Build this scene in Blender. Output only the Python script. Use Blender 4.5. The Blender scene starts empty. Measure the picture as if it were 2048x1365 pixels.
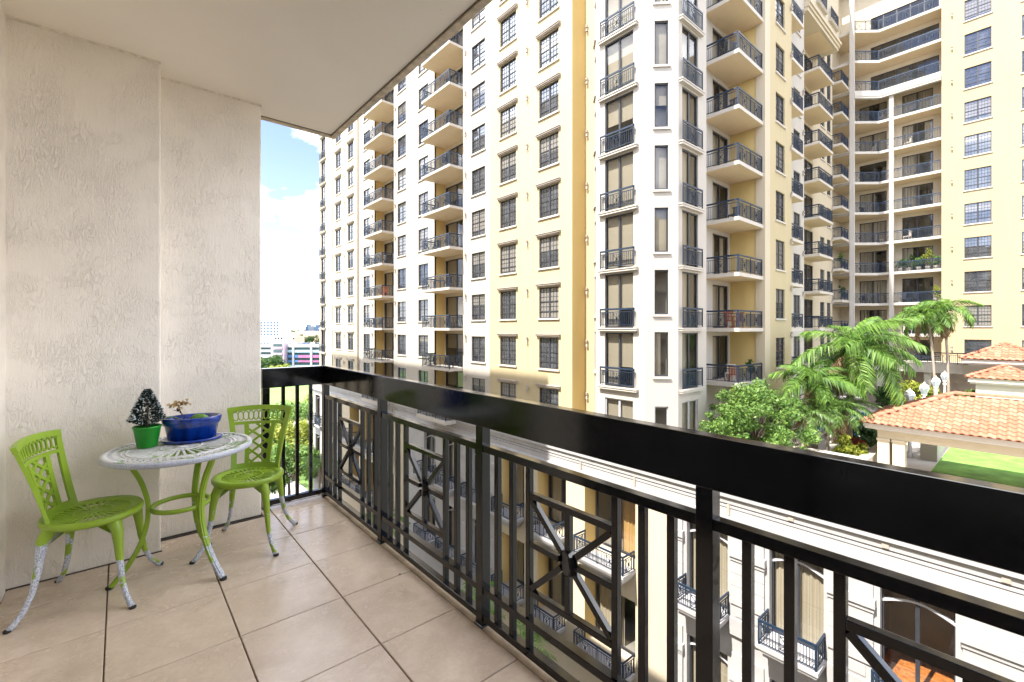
import bpy, math, random
import numpy as np
from mathutils import Vector, Matrix
rnd = random.Random(7)
R = math.radians
SC = bpy.context.scene
COL = SC.collection

# ------------------------------------------------------------------ camera
CAM_H = 1.379
YAW = R(-40.7)
cam_d = bpy.data.cameras.new('camera')
cam_d.sensor_width = 36.0
cam_d.lens = 16.01
cam_d.shift_y = -0.01245
cam_d.clip_start = 0.05
cam_d.clip_end = 6000
cam = bpy.data.objects.new('camera', cam_d)
COL.objects.link(cam)
cam.location = (0, 0, CAM_H)
cam.rotation_euler = (R(90), 0, YAW)
SC.camera = cam

# ------------------------------------------------------------------ sky and sun
SUN_EL, SUN_SIDE = 57.0, 5.0            # height, and how far the sun stands from -x towards +y
sx = -math.cos(R(SUN_EL)) * math.cos(R(SUN_SIDE))
sy = math.cos(R(SUN_EL)) * math.sin(R(SUN_SIDE))
sz = math.sin(R(SUN_EL))
world = bpy.data.worlds.new('World')
SC.world = world
world.use_nodes = True
wt = world.node_tree
for n in list(wt.nodes):
    wt.nodes.remove(n)
w_out = wt.nodes.new('ShaderNodeOutputWorld')
w_bg = wt.nodes.new('ShaderNodeBackground')
w_bg.inputs['Strength'].default_value = 0.055
w_sky = wt.nodes.new('ShaderNodeTexSky')
w_sky.sky_type = 'NISHITA'
w_sky.sun_disc = False
w_sky.sun_elevation = R(SUN_EL)
w_sky.sun_rotation = math.atan2(sx, sy)
w_sky.air_density = 1.0
w_sky.dust_density = 0.0
w_sky.ozone_density = 2.0
w_tc = wt.nodes.new('ShaderNodeTexCoord')
w_map = wt.nodes.new('ShaderNodeMapping')
w_map.inputs['Scale'].default_value = (1.0, 1.0, 1.9)
w_map.inputs['Location'].default_value = (1.09, 0.52, 0.41)
w_n = wt.nodes.new('ShaderNodeTexNoise')
w_n.inputs['Scale'].default_value = 2.1
w_n.inputs['Detail'].default_value = 9.0
w_n.inputs['Roughness'].default_value = 0.55
w_r = wt.nodes.new('ShaderNodeValToRGB')
w_r.color_ramp.elements[0].position = 0.45
w_r.color_ramp.elements[1].position = 0.60
w_mix = wt.nodes.new('ShaderNodeMix')
w_mix.data_type = 'RGBA'
w_mix.inputs['B'].default_value = (21.0, 21.2, 21.6, 1)
wt.links.new(w_tc.outputs['Generated'], w_map.inputs['Vector'])
wt.links.new(w_map.outputs['Vector'], w_n.inputs['Vector'])
wt.links.new(w_n.outputs['Fac'], w_r.inputs['Fac'])
wt.links.new(w_r.outputs['Color'], w_mix.inputs['Factor'])
w_tint = wt.nodes.new('ShaderNodeMix')
w_tint.data_type = 'RGBA'
w_tint.blend_type = 'MULTIPLY'
w_tint.inputs['Factor'].default_value = 1.0
w_tint.inputs['B'].default_value = (1.04, 0.90, 1.0, 1)
wt.links.new(w_sky.outputs['Color'], w_tint.inputs['A'])
wt.links.new(w_tint.outputs['Result'], w_mix.inputs['A'])
wt.links.new(w_mix.outputs['Result'], w_bg.inputs['Color'])
wt.links.new(w_bg.outputs['Background'], w_out.inputs['Surface'])

sun_d = bpy.data.lights.new('sun', 'SUN')
sun_d.energy = 2.0
sun_d.angle = R(0.53)
sun_d.color = (1.0, 0.95, 0.87)
sun = bpy.data.objects.new('sun', sun_d)
COL.objects.link(sun)
sun.location = (-40, 20, 80)
sun.rotation_euler = Vector((sx, sy, sz)).to_track_quat('Z', 'Y').to_euler()

SC.view_settings.view_transform = 'Standard'
SC.view_settings.look = 'None'
SC.view_settings.gamma = 1.0
SC.view_settings.exposure = 2.8
SC.cycles.use_denoising = True
SC.cycles.max_bounces = 10
SC.cycles.diffuse_bounces = 6
SC.cycles.glossy_bounces = 4
SC.cycles.transmission_bounces = 6
SC.cycles.transparent_max_bounces = 12
SC.cycles.caustics_reflective = False
SC.cycles.caustics_refractive = False

# ------------------------------------------------------------------ materials
MATS = {}
def new_mat(name):
    m = bpy.data.materials.new(name)
    m.use_nodes = True
    nt = m.node_tree
    b = nt.nodes['Principled BSDF']
    MATS[name] = m
    return m, nt, b

def N(nt, kind, **kw):
    n = nt.nodes.new(kind)
    for k, v in kw.items():
        if k in n.inputs.keys():
            n.inputs[k].default_value = v
        else:
            setattr(n, k, v)
    return n

def coords(nt, scale=(1, 1, 1), space='Object'):
    tc = nt.nodes.new('ShaderNodeTexCoord')
    mp = nt.nodes.new('ShaderNodeMapping')
    mp.inputs['Scale'].default_value = scale
    nt.links.new(tc.outputs[space], mp.inputs['Vector'])
    return mp.outputs['Vector']

def mixc(nt, fac, a, b, blend='MIX'):
    m = nt.nodes.new('ShaderNodeMix')
    m.data_type = 'RGBA'
    m.blend_type = blend
    for key, v in (('Factor', fac), ('A', a), ('B', b)):
        if hasattr(v, 'is_linked') or hasattr(v, 'links'):
            nt.links.new(v, m.inputs[key])
        elif key == 'Factor':
            m.inputs[key].default_value = v
        else:
            m.inputs[key].default_value = (*v[:3], 1)
    return m.outputs['Result']

def ramp(nt, fac, stops):
    r = nt.nodes.new('ShaderNodeValToRGB')
    els = r.color_ramp.elements
    while len(els) < len(stops):
        els.new(0.5)
    for e, (p, c) in zip(els, stops):
        e.position = p
        e.color = (*c, 1) if len(c) == 3 else c
    nt.links.new(fac, r.inputs['Fac'])
    return r.outputs['Color']

def noise(nt, vec, scale, detail=4, rough=0.55, dist=0.0):
    n = nt.nodes.new('ShaderNodeTexNoise')
    n.inputs['Scale'].default_value = scale
    n.inputs['Detail'].default_value = detail
    n.inputs['Roughness'].default_value = rough
    n.inputs['Distortion'].default_value = dist
    nt.links.new(vec, n.inputs['Vector'])
    return n.outputs['Fac']

def bump(nt, b, height, strength=0.3, dist=0.01):
    bp = nt.nodes.new('ShaderNodeBump')
    bp.inputs['Strength'].default_value = strength
    bp.inputs['Distance'].default_value = dist
    nt.links.new(height, bp.inputs['Height'])
    nt.links.new(bp.outputs['Normal'], b.inputs['Normal'])

def plain(name, col, rough=0.6, var=0.12, nscale=3.0, bstr=0.0, bscale=40.0, metal=0.0, spec=0.5, space='Object', bdist=0.01):
    m, nt, b = new_mat(name)
    v = coords(nt, space=space)
    f = noise(nt, v, nscale, 5)
    lo = tuple(max(0, c * (1 - var)) for c in col)
    hi = tuple(min(1, c * (1 + var)) for c in col)
    c = ramp(nt, f, [(0.3, lo), (0.7, hi)])
    nt.links.new(c, b.inputs['Base Color'])
    b.inputs['Roughness'].default_value = rough
    b.inputs['Metallic'].default_value = metal
    b.inputs['Specular IOR Level'].default_value = spec
    if bstr:
        bump(nt, b, noise(nt, v, bscale, 4), bstr, bdist)
    return m

def facade_paint(name, col):
    """smooth exterior stucco with faint streaks"""
    m, nt, b = new_mat(name)
    v = coords(nt, (1, 1, 0.12))
    v2 = coords(nt)
    streak = noise(nt, v, 1.6, 6, 0.6)
    patch = noise(nt, v2, 0.35, 4)
    c1 = ramp(nt, streak, [(0.25, tuple(c * 0.93 for c in col)), (0.6, col)])
    c2 = mixc(nt, ramp(nt, patch, [(0.35, (0, 0, 0)), (0.7, (0.35, 0.35, 0.35))]), c1, tuple(c * 0.9 for c in col))
    nt.links.new(c2, b.inputs['Base Color'])
    b.inputs['Roughness'].default_value = 0.85
    b.inputs['Specular IOR Level'].default_value = 0.25
    bump(nt, b, noise(nt, v2, 14, 4), 0.15, 0.01)
    return m

WHITE = facade_paint('paint_white', (0.44, 0.405, 0.355))
CREAM = facade_paint('paint_cream', (0.51, 0.44, 0.325))
YELLOW = facade_paint('paint_yellow', (0.45, 0.375, 0.23))
YELLOWSHADE = facade_paint('paint_yellow_shaded', (0.58, 0.42, 0.17))  # same yellow on the side walls, their shade put into the colour
TRIM = facade_paint('trim_white', (0.50, 0.46, 0.405))
STONE = plain('cast_stone', (0.36, 0.35, 0.345), 0.8, 0.07, 1.4, 0.2, 30)
TAUPE = plain('lintel_taupe', (0.36, 0.31, 0.26), 0.8, 0.1)
WINGP = facade_paint('paint_wing', (0.385, 0.315, 0.195))
WINGL = facade_paint('paint_wing_recess_lightened', (0.60, 0.525, 0.40))  # wing paint lightened, so the shaded recess walls look lit
SOFFIT = facade_paint('soffit_cream', (0.64, 0.51, 0.345))

def stucco_mat():
    m, nt, b = new_mat('balcony_stucco')
    v = coords(nt, (1, 1, 0.42))
    v2 = coords(nt)
    big = noise(nt, v2, 1.1, 4)
    # trowelled plaster: wandering creases (zero lines of a stretched noise) and fine vertical drag marks
    def crease(scale, stretch, width, seed):
        vv = coords(nt, (1, 1, stretch))
        vm = nt.nodes.new('ShaderNodeVectorMath')
        vm.operation = 'ADD'
        vm.inputs[1].default_value = (seed, seed * 2, seed * 3)
        nt.links.new(vv, vm.inputs[0])
        n_ = noise(nt, vm.outputs[0], scale, 2.5, 0.5, 0.5)
        s1 = nt.nodes.new('ShaderNodeMath'); s1.operation = 'SUBTRACT'; s1.inputs[1].default_value = 0.5
        nt.links.new(n_, s1.inputs[0])
        s2 = nt.nodes.new('ShaderNodeMath'); s2.operation = 'ABSOLUTE'
        nt.links.new(s1.outputs[0], s2.inputs[0])
        return ramp(nt, s2.outputs[0], [(0.0, (0, 0, 0)), (width, (1, 1, 1))])
    cr1 = crease(46, 0.42, 0.030, 1.3)
    cr2 = crease(80, 0.28, 0.040, 5.1)
    gate = ramp(nt, noise(nt, v2, 4.5, 3), [(0.42, (1, 1, 1)), (0.62, (0.25, 0.25, 0.25))])
    gate2 = ramp(nt, noise(nt, v2, 6.1, 3), [(0.40, (1, 1, 1)), (0.62, (0.25, 0.25, 0.25))])
    crk = mixc(nt, 1.0, mixc(nt, gate, cr1, (1, 1, 1)), mixc(nt, gate2, cr2, (1, 1, 1)), 'MULTIPLY')
    vs = coords(nt, (1, 1, 0.10))
    fine = noise(nt, vs, 70, 4, 0.65)
    lump = noise(nt, coords(nt, (1, 1, 0.5)), 16, 4, 0.6)
    h1 = mixc(nt, 0.5, crk, mixc(nt, 0.5, fine, lump))
    bump(nt, b, h1, 0.95, 0.0065)
    base = ramp(nt, big, [(0.3, (0.80, 0.74, 0.655)), (0.7, (0.85, 0.795, 0.715))])
    # grime that settled in the cracks high on the wall and along the floor
    g = ramp(nt, noise(nt, v2, 2.0, 5), [(0.50, (0.0, 0.0, 0.0)), (0.78, (0.22, 0.22, 0.22))])
    inv = nt.nodes.new('ShaderNodeInvert')
    nt.links.new(crk, inv.inputs['Color'])
    gm = mixc(nt, 1.0, inv.outputs['Color'], g, 'MULTIPLY')
    c = mixc(nt, gm, base, (0.30, 0.26, 0.21))
    nt.links.new(c, b.inputs['Base Color'])
    b.inputs['Roughness'].default_value = 0.8
    b.inputs['Specular IOR Level'].default_value = 0.3
    return m
STUCCO = stucco_mat()

def ceiling_mat():
    m, nt, b = new_mat('ceiling_paint')
    v = coords(nt)
    c = ramp(nt, noise(nt, v, 1.3, 5), [(0.3, (0.87, 0.80, 0.70)), (0.7, (0.91, 0.85, 0.76))])
    vo = N(nt, 'ShaderNodeTexVoronoi', Scale=9.0)
    nt.links.new(v, vo.inputs['Vector'])
    spot = ramp(nt, vo.outputs['Distance'], [(0.018, (1, 1, 1)), (0.04, (0, 0, 0))])
    gate = ramp(nt, noise(nt, v, 2.2, 2), [(0.5, (0, 0, 0)), (0.6, (0.55, 0.55, 0.55))])
    sp = mixc(nt, 1.0, spot, gate, 'MULTIPLY')
    nt.links.new(mixc(nt, sp, c, (0.33, 0.28, 0.22)), b.inputs['Base Color'])
    b.inputs['Roughness'].default_value = 0.7
    bump(nt, b, noise(nt, v, 6, 6), 0.12, 0.02)
    return m
CEILING = ceiling_mat()

def tile_mat():
    m, nt, b = new_mat('floor_tile')
    oi = nt.nodes.new('ShaderNodeObjectInfo')
    tc = nt.nodes.new('ShaderNodeTexCoord')
    va = nt.nodes.new('ShaderNodeVectorMath')
    va.operation = 'ADD'
    sc = nt.nodes.new('ShaderNodeVectorMath')
    sc.operation = 'SCALE'
    sc.inputs['Scale'].default_value = 37.0
    nt.links.new(oi.outputs['Random'], sc.inputs[0])
    nt.links.new(tc.outputs['Object'], va.inputs[0])
    nt.links.new(sc.outputs[0], va.inputs[1])
    v = va.outputs[0]
    f = noise(nt, v, 6.5, 8, 0.68, 0.15)
    f2 = noise(nt, v, 60, 3, 0.7)
    c = ramp(nt, f, [(0.3, (0.50, 0.395, 0.30)), (0.55, (0.62, 0.50, 0.395)), (0.75, (0.70, 0.585, 0.48))])
    c = mixc(nt, ramp(nt, f2, [(0.35, (0.25, 0.25, 0.25)), (0.6, (0, 0, 0))]), c, (0.46, 0.36, 0.275))
    tint = mixc(nt, 0.0, c, (0.5, 0.4, 0.3))
    nt.links.new(c, b.inputs['Base Color'])
    rr = ramp(nt, f, [(0.3, (0.30, 0.30, 0.30)), (0.8, (0.20, 0.20, 0.20))])
    nt.links.new(rr, b.inputs['Roughness'])
    b.inputs['Specular IOR Level'].default_value = 0.55
    bump(nt, b, f, 0.08, 0.01)
    return m
TILE = tile_mat()
GROUT = plain('grout', (0.11, 0.085, 0.066), 0.9, 0.2, 20)

def metal_black():
    m, nt, b = new_mat('rail_black')
    v = coords(nt)
    f = noise(nt, v, 9, 5)
    nt.links.new(ramp(nt, f, [(0.3, (0.0025, 0.0026, 0.003)), (0.7, (0.004, 0.004, 0.0045))]), b.inputs['Base Color'])
    dust = noise(nt, v, 40, 4)
    nt.links.new(ramp(nt, dust, [(0.35, (0.09, 0.09, 0.09)), (0.7, (0.17, 0.17, 0.17))]), b.inputs['Roughness'])
    b.inputs['Specular IOR Level'].default_value = 0.5
    return m
BLACK = metal_black()
BLUE = plain('rail_blue', (0.009, 0.023, 0.048), 0.5, 0.2, 5)
FRAME = plain('window_frame', (0.028, 0.030, 0.037), 0.5, 0.15, 5)
FRAMEW = plain('window_frame_grey', (0.42, 0.42, 0.45), 0.5, 0.1, 5)

def pane_mat(name, dark, light, fac=0.22, thr=0.45):
    """reflecting window glass over drawn blinds or a dark room; each window differs"""
    m, nt, b = new_mat(name)
    oi = nt.nodes.new('ShaderNodeObjectInfo')
    tc = nt.nodes.new('ShaderNodeTexCoord')
    sp = nt.nodes.new('ShaderNodeSeparateXYZ')
    nt.links.new(tc.outputs['Object'], sp.inputs[0])
    w = nt.nodes.new('ShaderNodeMath')
    w.operation = 'SINE'
    mu = nt.nodes.new('ShaderNodeMath')
    mu.operation = 'MULTIPLY'
    mu.inputs[1].default_value = 95.0
    nt.links.new(sp.outputs['Z'], mu.inputs[0])
    nt.links.new(mu.outputs[0], w.inputs[0])
    slat = ramp(nt, w.outputs[0], [(0.0, tuple(c * 0.75 for c in light)), (0.9, light)])
    # how far the blind is pulled down
    lvl = nt.nodes.new('ShaderNodeMath')
    lvl.operation = 'MULTIPLY_ADD'
    lvl.inputs[1].default_value = 4.4
    lvl.inputs[2].default_value = -0.5
    nt.links.new(oi.outputs['Random'], lvl.inputs[0])
    cmp_ = nt.nodes.new('ShaderNodeMath')
    cmp_.operation = 'GREATER_THAN'
    nt.links.new(sp.outputs['Z'], cmp_.inputs[0])
    nt.links.new(lvl.outputs[0], cmp_.inputs[1])
    vv = coords(nt)
    rv = nt.nodes.new('ShaderNodeVectorMath')
    rv.operation = 'ADD'
    nt.links.new(vv, rv.inputs[0])
    nt.links.new(oi.outputs['Random'], rv.inputs[1])
    nn = noise(nt, rv.outputs[0], 1.7, 3)
    dk = ramp(nt, nn, [(0.35, dark), (0.7, tuple(min(1, c * 2.6 + 0.015) for c in dark))])
    c = mixc(nt, cmp_.outputs[0], dk, slat)
    nt.links.new(c, b.inputs['Base Color'])
    b.inputs['Roughness'].default_value = 0.6
    b.inputs['Specular IOR Level'].default_value = 0.0
    gl = nt.nodes.new('ShaderNodeBsdfGlossy')
    gl.inputs['Roughness'].default_value = 0.015
    gl.inputs['Color'].default_value = (0.85, 0.92, 1.0, 1)
    wav = noise(nt, coords(nt), 1.1, 2)
    bp = nt.nodes.new('ShaderNodeBump')
    bp.inputs['Strength'].default_value = 0.06
    bp.inputs['Distance'].default_value = 0.05
    nt.links.new(wav, bp.inputs['Height'])
    nt.links.new(bp.outputs['Normal'], gl.inputs['Normal'])
    fr = nt.nodes.new('ShaderNodeFresnel')
    fr.inputs['IOR'].default_value = 1.5
    ma = nt.nodes.new('ShaderNodeMath')
    ma.operation = 'MULTIPLY_ADD'
    ma.use_clamp = True
    ma.inputs[1].default_value = 1.0
    ma.inputs[2].default_value = fac
    nt.links.new(fr.outputs[0], ma.inputs[0])
    mx = nt.nodes.new('ShaderNodeMixShader')
    nt.links.new(ma.outputs[0], mx.inputs[0])
    nt.links.new(b.outputs[0], mx.inputs[1])
    nt.links.new(gl.outputs[0], mx.inputs[2])
    nt.links.new(mx.outputs[0], nt.nodes['Material Output'].inputs['Surface'])
    return m
PANE = pane_mat('window_glass', (0.030, 0.032, 0.038), (0.24, 0.225, 0.205), 0.10)

def glass_mat(name, tint, fac):
    m, nt, b = new_mat(name)
    nt.nodes.remove(b)
    tr = nt.nodes.new('ShaderNodeBsdfTransparent')
    tr.inputs['Color'].default_value = (*tint, 1)
    gl = nt.nodes.new('ShaderNodeBsdfGlossy')
    gl.inputs['Roughness'].default_value = 0.01
    lw = nt.nodes.new('ShaderNodeLayerWeight')
    lw.inputs['Blend'].default_value = 0.5
    pw = nt.nodes.new('ShaderNodeMath')
    pw.operation = 'POWER'
    pw.inputs[1].default_value = 5.0
    nt.links.new(lw.outputs['Facing'], pw.inputs[0])
    ma = nt.nodes.new('ShaderNodeMath')
    ma.operation = 'MULTIPLY_ADD'
    ma.use_clamp = True
    ma.inputs[1].default_value = 0.9
    ma.inputs[2].default_value = fac + 0.04
    nt.links.new(pw.outputs[0], ma.inputs[0])
    mx = nt.nodes.new('ShaderNodeMixShader')
    nt.links.new(ma.outputs[0], mx.inputs[0])
    nt.links.new(tr.outputs[0], mx.inputs[1])
    nt.links.new(gl.outputs[0], mx.inputs[2])
    nt.links.new(mx.outputs[0], nt.nodes['Material Output'].inputs['Surface'])
    return m
GLASS = glass_mat('door_glass', (0.90, 0.90, 0.87), 0.05)
LAMPGLASS = plain('lamp_frosted', (0.34, 0.37, 0.40), 0.08, 0.05)

def fabric(name, col, fold=30.0):
    m, nt, b = new_mat(name)
    v = coords(nt, (1, 1, 0.02))
    f = noise(nt, v, fold * 0.35, 3)  # darker vertical bands put the shade between folds into the colour
    nt.links.new(ramp(nt, f, [(0.3, tuple(c * 0.72 for c in col)), (0.65, col)]), b.inputs['Base Color'])
    b.inputs['Roughness'].default_value = 0.9
    return m
SHADE = plain('roller_shade', (0.27, 0.24, 0.19), 0.9, 0.08, 1)
CURTAIN = fabric('curtain', (0.42, 0.37, 0.29))
CURTAINO = fabric('curtain_ochre', (0.50, 0.31, 0.12))
ROOM = plain('room_wall', (0.20, 0.19, 0.18), 0.9, 0.15, 0.8)
WOODFLOOR = plain('wood_floor', (0.42, 0.15, 0.04), 0.35, 0.4, 6)

def paint_worn(name, base, under, amount, speck=170.0):
    """old spray paint over speckled cast metal, chipped in patches"""
    m, nt, b = new_mat(name)
    v = coords(nt)
    sp = nt.nodes.new('ShaderNodeSeparateXYZ')
    nt.links.new(v, sp.inputs[0])
    f = noise(nt, v, 11, 6, 0.6, 0.4)
    k = nt.nodes.new('ShaderNodeMath')
    k.operation = 'MULTIPLY_ADD'
    k.inputs[1].default_value = -0.62
    k.inputs[2].default_value = amount
    nt.links.new(sp.outputs['Z'], k.inputs[0])
    s = nt.nodes.new('ShaderNodeMath')
    s.operation = 'ADD'
    nt.links.new(f, s.inputs[0])
    nt.links.new(k.outputs[0], s.inputs[1])
    mask = ramp(nt, s.outputs[0], [(0.615, (0, 0, 0)), (0.635, (1, 1, 1))])
    spk = ramp(nt, noise(nt, v, speck, 2, 0.6), [(0.40, (0.27, 0.31, 0.39)), (0.58, under)])
    g = ramp(nt, noise(nt, v, 5, 4), [(0.3, tuple(c * 0.78 for c in base)), (0.7, base)])
    nt.links.new(mixc(nt, mask, g, spk), b.inputs['Base Color'])
    rg = ramp(nt, s.outputs[0], [(0.615, (0.36, 0.36, 0.36)), (0.635, (0.7, 0.7, 0.7))])
    nt.links.new(rg, b.inputs['Roughness'])
    bump(nt, b, noise(nt, v, 120, 3), 0.12, 0.002)
    return m
LIME = (0.29, 0.45, 0.030)
GREENP = paint_worn('lime_paint', LIME, (0.62, 0.65, 0.70), -0.35)
GREENLEG = paint_worn('lime_paint_chipped_leg', LIME, (0.62, 0.65, 0.72), 0.22)
GREENBARE = paint_worn('lime_paint_bare_leg', LIME, (0.62, 0.65, 0.72), 0.33)
TABLETOP = paint_worn('table_white_worn', (0.66, 0.66, 0.66), (0.30, 0.42, 0.10), 0.50)
TABLERIM = paint_worn('table_rim_speckle', (0.52, 0.54, 0.60), (0.60, 0.62, 0.68), 0.75, 330)
RUBBER = plain('rubber', (0.012, 0.012, 0.012), 0.7, 0.2)
GREENPOT = plain('pot_green', (0.015, 0.30, 0.025), 0.3, 0.1, 12)
SOIL = plain('soil', (0.05, 0.03, 0.02), 0.95, 0.4, 60, 0.8, 90)
FROST = plain('frosted_needles', (0.72, 0.78, 0.80), 0.8, 0.1, 60)
NEEDLE = plain('dark_needles', (0.010, 0.030, 0.022), 0.7, 0.4, 60)

def cobalt():
    m, nt, b = new_mat('cobalt_glaze')
    v = coords(nt, (1, 1, 0.3))
    f = noise(nt, v, 22, 4)
    nt.links.new(ramp(nt, f, [(0.35, (0.003, 0.018, 0.13)), (0.6, (0.004, 0.045, 0.34))]), b.inputs['Base Color'])
    b.inputs['Roughness'].default_value = 0.12
    b.inputs['Coat Weight'].default_value = 0.6
    bump(nt, b, noise(nt, coords(nt), 40, 3), 0.12, 0.004)
    return m
COBALT = cobalt()
PETAL = plain('dried_petal', (0.50, 0.34, 0.15), 0.7, 0.45, 90)
STEM = plain('dark_stem', (0.035, 0.022, 0.012), 0.6, 0.3)
SUCC = plain('succulent_leaf', (0.10, 0.22, 0.03), 0.4, 0.2, 15)

def leaf_mat(name, a, c, trans=0.35, rough=0.5):
    m, nt, b = new_mat(name)
    geo = nt.nodes.new('ShaderNodeNewGeometry')
    col = ramp(nt, geo.outputs['Random Per Island'], [(0.0, a), (1.0, c)])
    nt.links.new(col, b.inputs['Base Color'])
    b.inputs['Roughness'].default_value = rough
    b.inputs['Specular IOR Level'].default_value = 0.35
    tl = nt.nodes.new('ShaderNodeBsdfTranslucent')
    nt.links.new(col, tl.inputs['Color'])
    mx = nt.nodes.new('ShaderNodeMixShader')
    mx.inputs[0].default_value = trans
    nt.links.new(b.outputs[0], mx.inputs[1])
    nt.links.new(tl.outputs[0], mx.inputs[2])
    nt.links.new(mx.outputs[0], nt.nodes['Material Output'].inputs['Surface'])
    return m
LEAF = leaf_mat('leaf_bright', (0.05, 0.13, 0.025), (0.21, 0.33, 0.07))
LEAFD = leaf_mat('leaf_dark', (0.022, 0.06, 0.014), (0.07, 0.14, 0.03))
LEAFY = leaf_mat('leaf_yellow', (0.12, 0.19, 0.02), (0.36, 0.36, 0.05))
LEAFR = leaf_mat('leaf_red', (0.16, 0.02, 0.02), (0.30, 0.06, 0.05))
PALM = leaf_mat('palm_leaf', (0.05, 0.13, 0.022), (0.20, 0.33, 0.06), 0.4, 0.5)
PALMD = leaf_mat('palm_leaf_dark', (0.055, 0.12, 0.025), (0.17, 0.27, 0.065), 0.35, 0.4)
BARK = plain('bark', (0.16, 0.125, 0.095), 0.9, 0.3, 9, 0.6, 30)
PBARK = plain('palm_bark', (0.30, 0.25, 0.20), 0.9, 0.25, 14, 0.6, 26)

def terracotta():
    m, nt, b = new_mat('terracotta')
    oi = nt.nodes.new('ShaderNodeObjectInfo')
    f = noise(nt, coords(nt), 7, 5)
    base = ramp(nt, oi.outputs['Random'], [(0.0, (0.30, 0.105, 0.055)), (0.6, (0.35, 0.14, 0.08)), (1.0, (0.38, 0.18, 0.115))])
    c = mixc(nt, ramp(nt, f, [(0.45, (0, 0, 0)), (0.75, (0.45, 0.45, 0.45))]), base, (0.36, 0.21, 0.15))
    nt.links.new(c, b.inputs['Base Color'])
    b.inputs['Roughness'].default_value = 0.8
    return m
TERRA = terracotta()
LAWN = plain('lawn', (0.14, 0.29, 0.05), 0.95, 0.35, 1.2, 1.0, 60)
PAVING = plain('paving', (0.52, 0.48, 0.43), 0.85, 0.1, 1.0)
ASPHALT = plain('asphalt', (0.055, 0.055, 0.058), 0.9, 0.2, 0.6)
CONCRETE = plain('concrete', (0.42, 0.41, 0.39), 0.9, 0.12, 0.5)
GROUNDM = plain('ground_urban', (0.11, 0.11, 0.095), 0.95, 0.35, 0.05)
LAMPWHITE = plain('lamp_white', (0.78, 0.78, 0.78), 0.5, 0.03)
DRYFROND = leaf_mat('dry_frond', (0.16, 0.10, 0.05), (0.30, 0.21, 0.11), 0.25)
PARKM = plain('park_grass', (0.11, 0.19, 0.04), 0.95, 0.3, 0.05)
DARKM = plain('dark_void', (0.02, 0.02, 0.022), 0.8, 0.2)
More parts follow.
